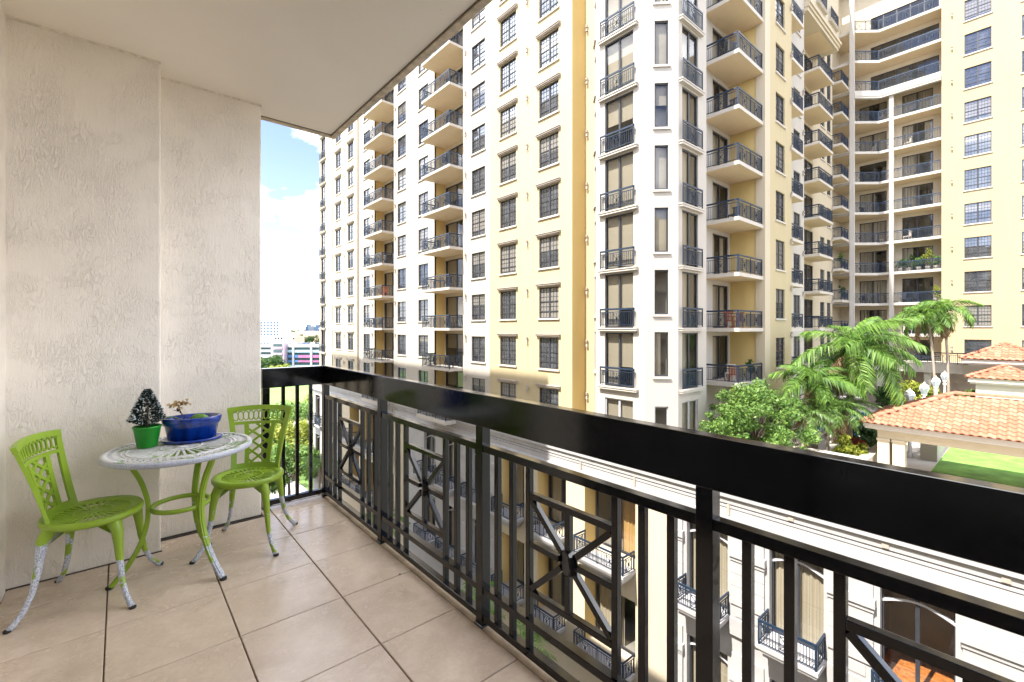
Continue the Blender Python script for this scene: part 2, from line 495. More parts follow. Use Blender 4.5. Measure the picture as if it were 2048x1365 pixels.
# ------------------------------------------------------------------ mesh helpers
class MB:
    """collects faces; build() links them as one mesh object"""
    def __init__(self):
        self.v, self.f, self.sm = [], [], []
    def poly(self, pts, smooth=False):
        i = len(self.v)
        self.v += [tuple(p) for p in pts]
        self.f.append(tuple(range(i, i + len(pts))))
        self.sm.append(smooth)
    def box(self, x0, x1, y0, y1, z0, z1):
        i = len(self.v)
        self.v += [(x0, y0, z0), (x1, y0, z0), (x1, y1, z0), (x0, y1, z0), (x0, y0, z1), (x1, y0, z1), (x1, y1, z1), (x0, y1, z1)]
        for q in ((0, 3, 2, 1), (4, 5, 6, 7), (0, 1, 5, 4), (1, 2, 6, 5), (2, 3, 7, 6), (3, 0, 4, 7)):
            self.f.append(tuple(i + k for k in q)); self.sm.append(False)
        return self
    def bar(self, p, q, w, h, up=(0, 0, 1)):
        """box from p to q, w across, h along 'up'"""
        p, q = Vector(p), Vector(q)
        d = (q - p).normalized()
        u = Vector(up)
        s = d.cross(u)
        if s.length < 1e-5:
            s = d.cross(Vector((1, 0, 0)))
        s.normalize()
        u = s.cross(d).normalized()
        i = len(self.v)
        for c in (p, q):
            for a, b in ((-1, -1), (1, -1), (1, 1), (-1, 1)):
                self.v.append(tuple(c + s * (a * w / 2) + u * (b * h / 2)))
        for k in range(4):
            self.f.append((i + k, i + (k + 1) % 4, i + 4 + (k + 1) % 4, i + 4 + k)); self.sm.append(False)
        self.f.append((i + 3, i + 2, i + 1, i)); self.f.append((i + 4, i + 5, i + 6, i + 7)); self.sm += [False, False]
        return self
    def tube(self, pts, rad, n=10, cap=True, squash=None):
        pts = [Vector(p) for p in pts]
        if not hasattr(rad, '__len__'):
            rad = [rad] * len(pts)
        i0 = len(self.v)
        prev = None
        for k, p in enumerate(pts):
            d = (pts[min(k + 1, len(pts) - 1)] - pts[max(k - 1, 0)]).normalized()
            if prev is None:
                a = d.orthogonal().normalized()
            else:
                a = (prev - d * prev.dot(d)).normalized()
            prev = a
            b = d.cross(a)
            for j in range(n):
                t = 2 * math.pi * j / n
                self.v.append(tuple(p + (a * math.cos(t) + b * math.sin(t)) * rad[k]))
        for k in range(len(pts) - 1):
            for j in range(n):
                self.f.append((i0 + k * n + j, i0 + k * n + (j + 1) % n, i0 + (k + 1) * n + (j + 1) % n, i0 + (k + 1) * n + j)); self.sm.append(True)
        if cap:
            self.f.append(tuple(i0 + j for j in reversed(range(n)))); self.sm.append(False)
            e = i0 + (len(pts) - 1) * n
            self.f.append(tuple(e + j for j in range(n))); self.sm.append(False)
        return self
    def lathe(self, prof, n=32, center=(0, 0, 0), sx=1.0, sy=1.0, closed=False, smooth=True):
        """prof: list of (r, z)"""
        i0 = len(self.v)
        for r, z in prof:
            for j in range(n):
                t = 2 * math.pi * j / n
                self.v.append((center[0] + r * sx * math.cos(t), center[1] + r * sy * math.sin(t), center[2] + z))
        m = len(prof)
        for k in range(m if closed else m - 1):
            k2 = (k + 1) % m
            for j in range(n):
                self.f.append((i0 + k * n + j, i0 + k * n + (j + 1) % n, i0 + k2 * n + (j + 1) % n, i0 + k2 * n + j)); self.sm.append(smooth)
        if not closed:
            for k, rev in ((0, True), (m - 1, False)):
                if prof[k][0] > 1e-4:
                    idx = [i0 + k * n + j for j in range(n)]
                    self.f.append(tuple(reversed(idx)) if rev else tuple(idx)); self.sm.append(False)
        return self
    def extrude(self, prof, p, q, nrm):
        """closed profile (out, z) swept from p to q (2D points); nrm = outward 2D direction"""
        i0 = len(self.v)
        for base in (p, q):
            for o, z in prof:
                self.v.append((base[0] + nrm[0] * o, base[1] + nrm[1] * o, z))
        m = len(prof)
        for k in range(m):
            self.f.append((i0 + k, i0 + (k + 1) % m, i0 + m + (k + 1) % m, i0 + m + k)); self.sm.append(False)
        self.f.append(tuple(i0 + k for k in reversed(range(m)))); self.f.append(tuple(i0 + m + k for k in range(m))); self.sm += [False, False]
        return self
    def mesh(self, name):
        me = bpy.data.meshes.new(name)
        me.from_pydata(self.v, [], self.f)
        me.polygons.foreach_set('use_smooth', self.sm)
        me.update()
        return me
    def build(self, name, mat, parent=None, loc=(0, 0, 0), rz=0.0):
        return put(self.mesh(name), name, mat, parent, loc, rz)

def put(me, name, mat, parent=None, loc=(0, 0, 0), rz=0.0):
    """link a mesh as an object; loc is local to the parent"""
    if mat is not None and not me.materials:
        me.materials.append(mat)
    o = bpy.data.objects.new(name, me)
    COL.objects.link(o)
    o.parent = parent
    o.location = loc
    o.rotation_euler = (0, 0, rz)
    return o

def tag(o, label, cat, group=None, kind=None):
    o['label'] = label
    o['category'] = cat
    if group: o['group'] = group
    if kind: o['kind'] = kind
    return o

def struct(o, label=None):
    o['kind'] = 'structure'
    if label: o['label'] = label
    return o

def thing(name, label, cat, loc=(0, 0, 0), rz=0.0, group=None):
    o = bpy.data.objects.new(name, None)
    COL.objects.link(o)
    o.empty_display_size = 0.3
    o.location = loc
    o.rotation_euler = (0, 0, rz)
    return tag(o, label, cat, group)

def bevel(o, w=0.003, seg=2):
    b = o.modifiers.new('bevel', 'BEVEL')
    b.width = w
    b.segments = seg
    b.limit_method = 'ANGLE'
    return o

def fast_mesh(name, verts, quads, mat):
    """numpy quads -> mesh"""
    me = bpy.data.meshes.new(name)
    verts = np.asarray(verts, dtype=np.float32)
    quads = np.asarray(quads, dtype=np.int32)
    me.vertices.add(len(verts))
    me.vertices.foreach_set('co', verts.ravel())
    me.loops.add(quads.size)
    me.loops.foreach_set('vertex_index', quads.ravel())
    me.polygons.add(len(quads))
    k = quads.shape[1]
    me.polygons.foreach_set('loop_start', np.arange(0, quads.size, k, dtype=np.int32))
    me.update(calc_edges=True)
    me.validate()
    if mat: me.materials.append(mat)
    return me
# ------------------------------------------------------------------ the balcony: floor, walls, ceiling
RX0, RX1 = 1.264, 1.315        # railing, inner and outer face
FY0, FY1 = 3.840, 3.891        # end railing
ZC = 3.022                     # ceiling
floor = struct(MB().box(-0.6, 1.335, -2.6, 3.93, -0.26, -0.010).build('balcony_floor', GROUT))
xs = [-0.457, -0.051, 0.4065, 0.864, 1.258]
ys = [1.883 + 0.4575 * k for k in range(-9, 5)]
g = 0.0026
tile_cache = {}
for i in range(4):
    for j in range(len(ys)):
        y0, y1 = ys[j], ys[j] + 0.4575
        x0, x1 = xs[i], xs[i + 1]
        if y0 > 3.70 and i == 2: x0 = 0.80
        if y0 > 3.70 and i < 2: continue
        y1 = min(y1, 3.885 if i >= 2 else 3.80)
        if y1 - y0 < 0.05 or y0 < -2.5: continue
        w, d = x1 - x0 - 2 * g, y1 - y0 - 2 * g
        key = (round(w, 3), round(d, 3))
        if key not in tile_cache:
            mb = MB()
            b = 0.0025
            mb.box(-w / 2, w / 2, -d / 2, d / 2, -0.009, -b)
            mb.f.pop(1); mb.sm.pop(1)
            i0 = 4
            t = len(mb.v)
            mb.v += [(-w / 2 + b, -d / 2 + b, 0), (w / 2 - b, -d / 2 + b, 0), (w / 2 - b, d / 2 - b, 0), (-w / 2 + b, d / 2 - b, 0)]
            for k in range(4):
                mb.f.append((4 + k, 4 + (k + 1) % 4, t + (k + 1) % 4, t + k)); mb.sm.append(False)
            mb.f.append((t, t + 1, t + 2, t + 3)); mb.sm.append(False)
            tile_cache[key] = mb.mesh('tile')
        put(tile_cache[key], 'tile', TILE, floor, ((x0 + x1) / 2, (y0 + y1) / 2, rnd.uniform(-0.0006, 0.0006)))
# the concrete lip outside the last tiles, under the railing
EDGE = plain('slab_edge', (0.40, 0.31, 0.22), 0.85, 0.3, 8)
MB().box(1.2605, 1.345, -2.6, 3.94, -0.262, -0.004).build('edge_trim', EDGE, floor)

w1 = MB().box(-0.62, 0.190, 3.550, 3.95, -0.012, ZC + 0.01).build('balcony_wall', STUCCO); struct(w1); bevel(w1, 0.012, 3)
w2 = MB().box(0.188, 0.789, 3.755, 3.945, -0.012, ZC + 0.01).build('balcony_wall_pier', STUCCO); struct(w2); bevel(w2, 0.012, 3)
w3 = MB().box(-0.75, -0.457, -2.6, 3.70, -0.012, ZC + 0.01).build('balcony_wall_side', STUCCO); struct(w3)
sd = MB()  # doors out of view, added so the railing reflects dark glass
for k in range(3):
    ya = -2.45 + k * 1.65
    sd.box(-0.458, -0.452, ya + 0.05, ya + 1.6, 0.08, 2.45)
sd.build('glass_panel', PANE, w3)
sf = MB()
for k in range(4):
    ya = -2.45 + k * 1.65
    sf.box(-0.46, -0.435, ya - 0.045, ya + 0.045, 0.0, 2.5)
sf.box(-0.46, -0.436, -2.45, 2.5, 2.45, 2.53)
sf.box(-0.46, -0.436, -2.45, 2.5, 0.0, 0.075)
sf.build('door_frame', FRAME, w3)
w4 = MB().box(-0.7, 1.3, -2.85, -2.6, -0.3, ZC + 0.01).build('balcony_wall_end', STUCCO); struct(w4)
ceil = struct(MB().box(-0.72, 1.402, -2.9, 3.975, ZC, ZC + 0.24).build('balcony_ceiling', CEILING))
# drip edge round the slab: a thin lip, and a dark strip for the groove's shade
dm = MB()
dm.box(1.362, 1.4025, -2.9, 3.9755, ZC - 0.014, ZC + 0.1)
dm.box(0.7, 1.3615, 3.936, 3.9755, ZC - 0.014, ZC + 0.1)
dm.build('drip_edge', plain('drip_edge', (0.55, 0.47, 0.36), 0.8, 0.35, 14), ceil)
gm = MB()
gm.box(1.354, 1.362, -2.9, 3.9355, ZC - 0.004, ZC + 0.05)
gm.box(0.79, 1.354, 3.928, 3.936, ZC - 0.004, ZC + 0.05)
gm.build('drip_groove_shade', plain('groove_shade', (0.16, 0.13, 0.10), 0.9, 0.2), ceil)
# sealant joints where wall meets ceiling and floor
jm = MB()
jm.box(-0.457, 0.190, 3.541, 3.551, ZC - 0.010, ZC - 0.0005)
jm.box(0.190, 0.789, 3.746, 3.756, ZC - 0.010, ZC - 0.0005)
jm.build('joint', plain('joint', (0.74, 0.67, 0.58), 0.8, 0.2, 30), ceil)
jf = MB()
jf.box(-0.457, 0.196, 3.543, 3.551, -0.004, 0.006)
jf.box(0.196, 0.795, 3.748, 3.756, -0.004, 0.006)
jf.build('floor_joint', plain('joint_dirty', (0.09, 0.075, 0.06), 0.9, 0.4, 60), floor)

# ------------------------------------------------------------------ the railing
rail = thing('balcony_railing', 'black metal balcony railing with wide top rail and starburst panels', 'railing', (RX0, 0, 0))
def rpart(mb, name, bw=0.002):
    o = mb.build(name, BLACK, rail, (-RX0, 0, 0))
    return bevel(o, bw, 2)
xm = (RX0 + RX1) / 2
rpart(MB().box(RX0, RX1, -2.58, FY1, 0.922, 1.073), 'top_rail', 0.004)
rpart(MB().box(0.812, RX0 - 0.0005, FY0, FY1, 0.922, 1.0725), 'top_rail', 0.004)
posts = [-1.526, -0.448, 0.630, 1.708, 2.787, 3.8655]
for y in posts:
    mb = MB()
    mb.box(RX0 + 0.0012, RX1 - 0.0012, y - 0.025, y + 0.025, -0.006, 0.9225)
    mb.box(RX0 - 0.004, RX1 + 0.004, y - 0.031, y + 0.031, -0.0045, 0.004)
    rpart(mb, 'post')
rpart(MB().box(0.816, 0.866, FY0 + 0.001, FY1 - 0.001, -0.006, 0.9225), 'post')
bw = 0.0125
def seg(y0, y1, z0, z1, name, hw=0.016):
    rpart(MB().box(xm - hw, xm + hw, y0, y1, z0, z1), name)
for a, b_ in zip(posts[:-1], posts[1:]):
    y0, y1 = a + 0.0245, b_ - 0.0245
    c = (a + b_) / 2
    seg(y0, y1, 0.806, 0.838, 'mid_rail', 0.019)
    seg(y0, y1, 0.150, 0.180, 'lower_rail', 0.019)
    seg(y0, y1, 0.022, 0.054, 'bottom_rail', 0.019)
    for off in (-0.427, -0.324, 0.324, 0.427):
        rpart(MB().box(xm - bw, xm + bw, c + off - bw, c + off + bw, 0.0535, 0.8065), 'baluster')
    for off in (-0.218, 0.218):
        rpart(MB().box(xm - bw, xm + bw, c + off - bw, c + off + bw, 0.0535, 0.8065), 'panel_upright')
    f = 0.2055
    zt, zm, zb = 0.690, 0.490, 0.290
    rpart(MB().box(xm - bw, xm + bw, c - f, c + f, zt - bw, zt + bw), 'panel_bar')
    rpart(MB().box(xm - bw, xm + bw, c - f, c + f, zb - bw, zb + bw), 'panel_bar')
    st = rpart(MB().lathe([(0.046, -0.019), (0.050, -0.015), (0.050, 0.015), (0.046, 0.019)], 8, smooth=False), 'medallion')
    st.rotation_euler = (R(22.5), R(90), 0)
    st.location = (xm - RX0, c, zm)
    r0 = 0.044
    for s in (-1, 1):
        rpart(MB().box(xm - bw, xm + bw, c + s * r0 if s > 0 else c - f, c + f if s > 0 else c - r0, zm - bw * 0.95, zm + bw * 0.95), 'ray')
        rpart(MB().box(xm - bw * 0.97, xm + bw * 0.97, c - bw, c + bw, zm + r0 if s > 0 else zb + bw, zt - bw if s > 0 else zm - r0), 'ray')
        for t in (-1, 1):
            d = Vector((0, s * f, t * (zt - zm - bw)))
            rpart(MB().bar(Vector((xm, c, zm)) + d * (r0 / d.length), Vector((xm, c, zm)) + d * 0.985, 0.0235, 0.0235, (1, 0, 0)), 'ray')
fym = (FY0 + FY1) / 2
rpart(MB().box(0.866, RX0 + 0.0008, fym - 0.019, fym + 0.019, 0.022, 0.060), 'bottom_rail')
for x in (0.965, 1.068, 1.170):
    rpart(MB().box(x - bw, x + bw, fym - bw, fym + bw, 0.0595, 0.9225), 'baluster')

# ------------------------------------------------------------------ chairs
def P_back(s, h):
    """point on the curved, reclined backrest; s -1..1 across, h 0..1 up (chair faces +x)"""
    hw = 0.144 + 0.064 * max(0.0, h) ** 1.7
    y = s * hw
    x = -0.168 - 0.085 * h + 0.055 * (s * s) * (0.9 - 0.25 * h)
    z = 0.434 + 0.395 * h + 0.016 * (1 - s * s) * max(0, h - 0.75) * 4
    return Vector((x, y, z))
def strip(mb, pts, hw, th=0.007):
    """bar following (s,h) points on the backrest, hw half width in metres"""
    n = len(pts)
    rows = []
    for k, (s, h) in enumerate(pts):
        p = P_back(s, h)
        t = (P_back(*pts[min(k + 1, n - 1)]) - P_back(*pts[max(k - 1, 0)])).normalized()
        nr = (P_back(s + 0.01, h) - P_back(s - 0.01, h)).cross(P_back(s, h + 0.01) - P_back(s, h - 0.01)).normalized()
        sd = nr.cross(t).normalized()
        rows.append([p + sd * hw + nr * th, p - sd * hw + nr * th, p - sd * hw - nr * th, p + sd * hw - nr * th])
    i0 = len(mb.v)
    for r in rows:
        mb.v += [tuple(v) for v in r]
    for k in range(n - 1):
        for j in range(4):
            mb.f.append((i0 + k * 4 + j, i0 + k * 4 + (j + 1) % 4, i0 + k * 4 + 4 + (j + 1) % 4, i0 + k * 4 + 4 + j)); mb.sm.append(False)
    mb.f.append((i0 + 3, i0 + 2, i0 + 1, i0)); mb.f.append(tuple(i0 + (n - 1) * 4 + j for j in range(4))); mb.sm += [False, False]
def lin(a, b, n):
    return [a + (b - a) * k / (n - 1) for k in range(n)]
def cabriole(mb, ax, ay, fx, fy, seat_z=0.412):
    dx, dy = fx - ax, fy - ay
    prof = [(0.00, seat_z, 0.030), (0.10, 0.395, 0.030), (0.24, 0.36, 0.0245), (0.30, 0.30, 0.0195), (0.36, 0.22, 0.0155), (0.48, 0.13, 0.0125), (0.68, 0.06, 0.0115), (0.88, 0.022, 0.0125), (1.0, 0.006, 0.0145)]
    mb.tube([(ax + dx * t, ay + dy * t, z) for t, z, r in prof], [r for t, z, r in prof], 10)
def make_chair(label, loc, rz, legmats):
    t = thing('bistro_chair', label, 'chair', loc, rz, 'lime green bistro chairs')
    mb = MB()
    rim = [(0.196, -0.022), (0.203, -0.012), (0.203, 0.004), (0.197, 0.012), (0.176, 0.0085), (0.150, 0.004), (0.150, -0.008), (0.185, -0.014)]
    mb.lathe(rim, 48, (0, 0, 0.430), closed=True)
    seat = mb.build('seat', GREENP, t)
    sp = MB()
    for k in range(30):
        a = 2 * math.pi * k / 30
        c, s = math.cos(a), math.sin(a)
        sp.bar((0.078 * c, 0.078 * s, 0.4285), (0.152 * c, 0.152 * s, 0.4305), 0.0105, 0.008)
    sp.lathe([(0.074, -0.004), (0.086, -0.004), (0.086, 0.005), (0.074, 0.005)], 40, (0, 0, 0.4285), closed=True)
    for k in range(18):
        a = 2 * math.pi * k / 18
        c, s = math.cos(a), math.sin(a)
        sp.bar((0.026 * c, 0.026 * s, 0.427), (0.075 * c, 0.075 * s, 0.428), 0.0085, 0.008)
    sp.lathe([(0.0001, 0.006), (0.012, 0.006), (0.016, 0.003), (0.030, 0.004), (0.030, -0.004), (0.0001, -0.004)], 24, (0, 0, 0.427))
    sp.build('seat_grille', GREENP, seat)
    bk = MB()
    for s in (-1, 1):
        strip(bk, [(s * 0.93, h) for h in lin(-0.02, 0.98, 12)], 0.0155)
        strip(bk, [(s * (0.46 + 0.02 * h), h) for h in lin(0.05, 0.74, 9)], 0.0135)
    strip(bk, [(s, 0.035) for s in lin(-0.98, 0.98, 13)], 0.021)
    strip(bk, [(s, 0.745) for s in lin(-0.95, 0.95, 15)], 0.010)
    strip(bk, [(s, 0.965) for s in lin(-1.0, 1.0, 17)], 0.016, 0.010)
    back = bk.build('backrest', GREENP, t)
    lt = MB()
    def lat(s0, h0, s1, h1):
        strip(lt, list(zip(lin(s0, s1, 7), lin(h0, h1, 7))), 0.0068, 0.005)
    w, hb, ht = 0.46, 0.085, 0.72
    slope = 0.30
    for k in range(-3, 7):
        for sgn in (1, -1):
            h0 = hb + k * 0.165 - 0.04
            s0, s1 = -w, w
            ha, hc = h0, h0 + slope * 2 * w
            if hc < hb + 0.02 or ha > ht - 0.02: continue
            if ha < hb:
                s0 = -w + (hb - ha) / slope; ha = hb
            if hc > ht:
                s1 = w - (hc - ht) / slope; hc = ht
            if s1 - s0 < 0.1: continue
            lat(s0 * sgn, ha, s1 * sgn, hc)
    lt.build('lattice', GREENP, back)
    rg = MB()
    for k in range(11):
        s0 = -0.80 + 0.16 * k
        strip(rg, [(s0 + 0.085 * math.cos(a), 0.855 + 0.068 * math.sin(a)) for a in lin(0, 2 * math.pi, 13)], 0.0034, 0.0045)
    rg.build('ring_band', GREENP, back)
    k = 0
    for sx_, sy_ in ((1, 1), (1, -1), (-1, 1), (-1, -1)):
        lg = MB()
        cabriole(lg, 0.115 * sx_, 0.115 * sy_, 0.225 * sx_, 0.225 * sy_)
        # shaped bracket under the seat
        lg.poly([(0.105 * sx_, 0.03 * sy_, 0.412), (0.125 * sx_, 0.125 * sy_, 0.335), (0.03 * sx_, 0.125 * sy_, 0.412)])
        lo = lg.build('leg', legmats[k], t)
        MB().lathe([(0.0135, -0.002), (0.0155, 0.0), (0.0155, 0.008), (0.012, 0.010)], 12, (0.2265 * sx_, 0.2265 * sy_, 0.002)).build('foot_cap', RUBBER, lo)
        k += 1
    return t
make_chair('lime green bistro chair in the wall corner, its rear leg worn to bare speckled metal', (-0.105, 3.205, 0), R(-17), [GREENLEG, GREENLEG, GREENLEG, GREENBARE])
make_chair('lime green bistro chair beside the end railing, facing away from the railing', (0.628, 3.335, 0), R(-119), [GREENLEG, GREENLEG, GREENLEG, GREENLEG])

# ------------------------------------------------------------------ table
TC = (0.262, 3.185, 0)
tb = thing('bistro_table', 'round bistro table with worn white openwork top and lime green legs', 'table', TC)
TZ = 0.706
tt = MB().lathe([(0.338, -0.026), (0.349, -0.020), (0.351, -0.004), (0.345, 0.004), (0.318, 0.004), (0.316, -0.008), (0.334, -0.012)], 72, (0, 0, TZ), closed=True).build('tabletop', TABLERIM, tb)
tr = MB()
tg = MB()
tr.lathe([(0.317, 0.0052), (0.344, 0.0052), (0.344, 0.003), (0.317, 0.003)], 72, (0, 0, TZ), closed=True)
for r0, r1 in ((0.255, 0.266), (0.236, 0.247), (0.088, 0.104)):
    tr.lathe([(r0, -0.006), (r1, -0.006), (r1, 0.004), (r0, 0.004)], 72, (0, 0, TZ), closed=True)
for k in range(36):
    a = 2 * math.pi * k / 36
    c, s = math.cos(a), math.sin(a)
    tr.bar((0.100 * c, 0.100 * s, TZ), (0.238 * c, 0.238 * s, TZ), 0.0125, 0.007)
    tg.bar((0.100 * c, 0.100 * s, TZ - 0.011), (0.238 * c, 0.238 * s, TZ - 0.011), 0.0165, 0.013)
for k in range(54):
    a = 2 * math.pi * k / 54
    a2 = a + 0.055
    tr.bar((0.264 * math.cos(a), 0.264 * math.sin(a), TZ), (0.320 * math.cos(a2), 0.320 * math.sin(a2), TZ), 0.014, 0.007)
    tg.bar((0.258 * math.cos(a), 0.258 * math.sin(a), TZ - 0.012), (0.318 * math.cos(a2), 0.318 * math.sin(a2), TZ - 0.012), 0.017, 0.012)
    am = a + 0.0825
    tr.bar((0.285 * math.cos(am - .03), 0.285 * math.sin(am - .03), TZ), (0.296 * math.cos(am + .03), 0.296 * math.sin(am + .03), TZ), 0.013, 0.007)
for k in range(20):
    a = 2 * math.pi * k / 20
    tr.bar((0.03 * math.cos(a), 0.03 * math.sin(a), TZ), (0.09 * math.cos(a), 0.09 * math.sin(a), TZ), 0.016, 0.007)
tr.lathe([(0.0001, 0.004), (0.034, 0.004), (0.034, -0.006), (0.0001, -0.006)], 24, (0, 0, TZ))
tr.lathe([(0.246, 0.0005), (0.256, 0.0005), (0.256, -0.005), (0.246, -0.005)], 60, (0, 0, TZ), closed=True)
tr.build('openwork', TABLETOP, tt)
tg.build('openwork_underside', GREENP, tt)
for ang in (175, -57, 58):
    a = R(ang)
    c, s = math.cos(a), math.sin(a)
    ctrl = [(0.235, 0.690), (0.222, 0.64), (0.180, 0.55), (0.152, 0.45), (0.146, 0.38), (0.155, 0.29), (0.185, 0.19), (0.232, 0.10), (0.280, 0.035), (0.302, 0.010)]
    # smooth the profile
    pts = []
    for i in range(len(ctrl) - 1):
        p0 = ctrl[max(i - 1, 0)]; p1 = ctrl[i]; p2 = ctrl[i + 1]; p3 = ctrl[min(i + 2, len(ctrl) - 1)]
        for u in (0, 0.34, 0.67):
            pts.append(tuple(0.5 * (2 * p1[q] + (p2[q] - p0[q]) * u + (2 * p0[q] - 5 * p1[q] + 4 * p2[q] - p3[q]) * u * u + (3 * p1[q] - p0[q] - 3 * p2[q] + p3[q]) * u ** 3) for q in (0, 1)))
    pts.append(ctrl[-1])
    lg = MB()
    for off, wd, dp in ((0.0, 0.030, 0.016), (0.0, 0.013, 0.023)):
        for k in range(len(pts) - 1):
            (r0, z0), (r1, z1) = pts[k], pts[k + 1]
            e = 0.06
            d0, d1 = r0 - (r1 - r0) * e, r1 + (r1 - r0) * e
            lg.bar((d0 * c, d0 * s, z0 - (z1 - z0) * e), (d1 * c, d1 * s, z1 + (z1 - z0) * e), wd, dp, (c, s, 0))
    lo = lg.build('leg', GREENLEG if ang != 175 else GREENP, tb)
    MB().lathe([(0.015, 0.0), (0.018, 0.003), (0.018, 0.012), (0.013, 0.016)], 14, (0.306 * c, 0.306 * s, 0)).build('foot_cap', RUBBER, lo)
MB().lathe([(0.126, -0.011), (0.140, -0.011), (0.140, 0.011), (0.126, 0.011)], 40, (0, 0, 0.385), closed=True).build('brace_ring', GREENP, tb)

# ------------------------------------------------------------------ pots on the table
ZT = TZ + 0.0055
pt = thing('potted_tree', 'small frosted conifer in a bright green pot on the table', 'potted plant', (0.115, 3.285, ZT))
MB().lathe([(0.043, 0), (0.046, 0.002), (0.0635, 0.108), (0.067, 0.110), (0.067, 0.118), (0.063, 0.119), (0.060, 0.100), (0.0001, 0.100)], 40).build('pot', GREENPOT, pt)
MB().lathe([(0.0001, 0.106), (0.030, 0.104), (0.061, 0.101)], 20).build('soil', SOIL, pt)
MB().tube([(0, 0, 0.10), (0.002, 0, 0.17), (0, 0.001, 0.30)], [0.007, 0.005, 0.002], 8).build('trunk', BARK, pt)
for nm, mt, n, sz in (('needles', NEEDLE, 1700, 0.0125), ('frosted_tips', FROST, 620, 0.0082)):
    vv, ff = [], []
    for k in range(n):
        h = rnd.random() ** 1.25
        rmax = (0.075 * min(1, (h + 0.02) / 0.16) if h < 0.16 else 0.075 * (1 - (h - 0.16) / 0.84) ** 0.85) + 0.006
        rr_ = rmax * (0.55 + 0.5 * rnd.random()) if nm == 'needles' else rmax * (0.93 + 0.2 * rnd.random())
        a = rnd.uniform(0, 6.283)
        p = Vector((rr_ * math.cos(a), rr_ * math.sin(a), 0.125 + h * 0.195))
        out = Vector((math.cos(a), math.sin(a), 0.5 + rnd.uniform(-.4, .6))).normalized()
        sd = out.cross(Vector((rnd.gauss(0, 1), rnd.gauss(0, 1), rnd.gauss(0, 1)))).normalized()
        L = sz * rnd.uniform(0.7, 1.3)
        i = len(vv)
        up = out.cross(sd)
        vv += [p - out * L * .4, p + sd * L * .45 + up * L * .1, p + out * L, p - sd * L * .45 + up * L * .1]
        ff.append((i, i + 1, i + 2, i + 3))
    put(fast_mesh(nm, [tuple(v) for v in vv], ff, mt), nm, mt, pt)

bp_ = thing('planter_bowl', 'oval cobalt blue glazed planter with a dried orchid on its saucer', 'planter', (0.325, 3.300, ZT), R(-14))
MB().lathe([(0.112, 0), (0.134, 0.004), (0.140, 0.016), (0.134, 0.018), (0.118, 0.008), (0.0001, 0.007)], 56, sx=1.12, sy=0.72).build('saucer', COBALT, bp_)
MB().lathe([(0.100, 0.012), (0.108, 0.014), (0.121, 0.094), (0.128, 0.097), (0.136, 0.132), (0.133, 0.137), (0.122, 0.137), (0.114, 0.100), (0.0001, 0.098)], 64, sx=1.13, sy=0.72).build('bowl', COBALT, bp_)
MB().lathe([(0.0001, 0.112), (0.08, 0.110), (0.117, 0.106)], 30, sx=1.13, sy=0.72).build('soil', SOIL, bp_)
MB().tube([(-0.025, -0.02, 0.108), (-0.05, -0.015, 0.150), (-0.066, -0.02, 0.205)], 0.0022, 6).build('stem', STEM, bp_)
MB().tube([(0.02, -0.01, 0.108), (-0.03, -0.02, 0.145), (-0.060, -0.02, 0.165)], 0.0018, 6).build('stem', STEM, bp_)
def petals(mb, c, n, sz):
    for k in range(n):
        p = Vector(c) + Vector((rnd.gauss(0, .010), rnd.gauss(0, .010), rnd.gauss(0, .007)))
        a = Vector((rnd.gauss(0, 1), rnd.gauss(0, 1), rnd.gauss(0, .6))).normalized() * sz
        b = a.cross(Vector((rnd.gauss(0, 1), rnd.gauss(0, 1), 1))).normalized() * sz * 0.7
        mb.poly([p - a, p + b * .9, p + a, p - b * .9])
for c, n in (((-0.095, -0.02, 0.208), 16), ((-0.072, -0.025, 0.214), 14), ((-0.040, -0.02, 0.218), 20), ((-0.022, -0.02, 0.213), 16), ((-0.062, -0.03, 0.200), 8)):
    mb = MB(); petals(mb, c, n, 0.012); mb.build('blossom', PETAL, bp_)
mb = MB(); petals(mb, (-0.064, -0.022, 0.178), 9, 0.011); mb.build('stem_clip', STEM, bp_)
def big_leaf(pts, w, name):
    mb = MB()
    n = len(pts)
    L, Rr, M_ = [], [], []
    for k, p in enumerate(pts):
        p = Vector(p)
        d = (Vector(pts[min(k + 1, n - 1)]) - Vector(pts[max(k - 1, 0)])).normalized()
        s = d.cross(Vector((0, 0, 1))).normalized()
        ww = w * math.sin(math.pi * (0.12 + 0.88 * k / (n - 1)) ** 0.8) + 0.002
        L.append(p + s * ww + Vector((0, 0, .006))); Rr.append(p - s * ww + Vector((0, 0, .006))); M_.append(p)
    for k in range(n - 1):
        mb.poly([L[k], M_[k], M_[k + 1], L[k + 1]], True); mb.poly([M_[k], Rr[k], Rr[k + 1], M_[k + 1]], True)
    mb.build(name, SUCC, bp_)
big_leaf([(-0.03, -0.01, 0.112), (-0.09, -0.03, 0.140), (-0.13, -0.045, 0.140), (-0.165, -0.055, 0.122)], 0.017, 'leaf')
MB().lathe([(0.0001, 0.046), (0.022, 0.043), (0.040, 0.030), (0.046, 0.008), (0.044, 0.0)], 20, (0.040, -0.025, 0.106), sx=1.1, sy=0.5).build('succulent', SUCC, bp_)

bp_.scale = (0.98, 1.05, 1.05)
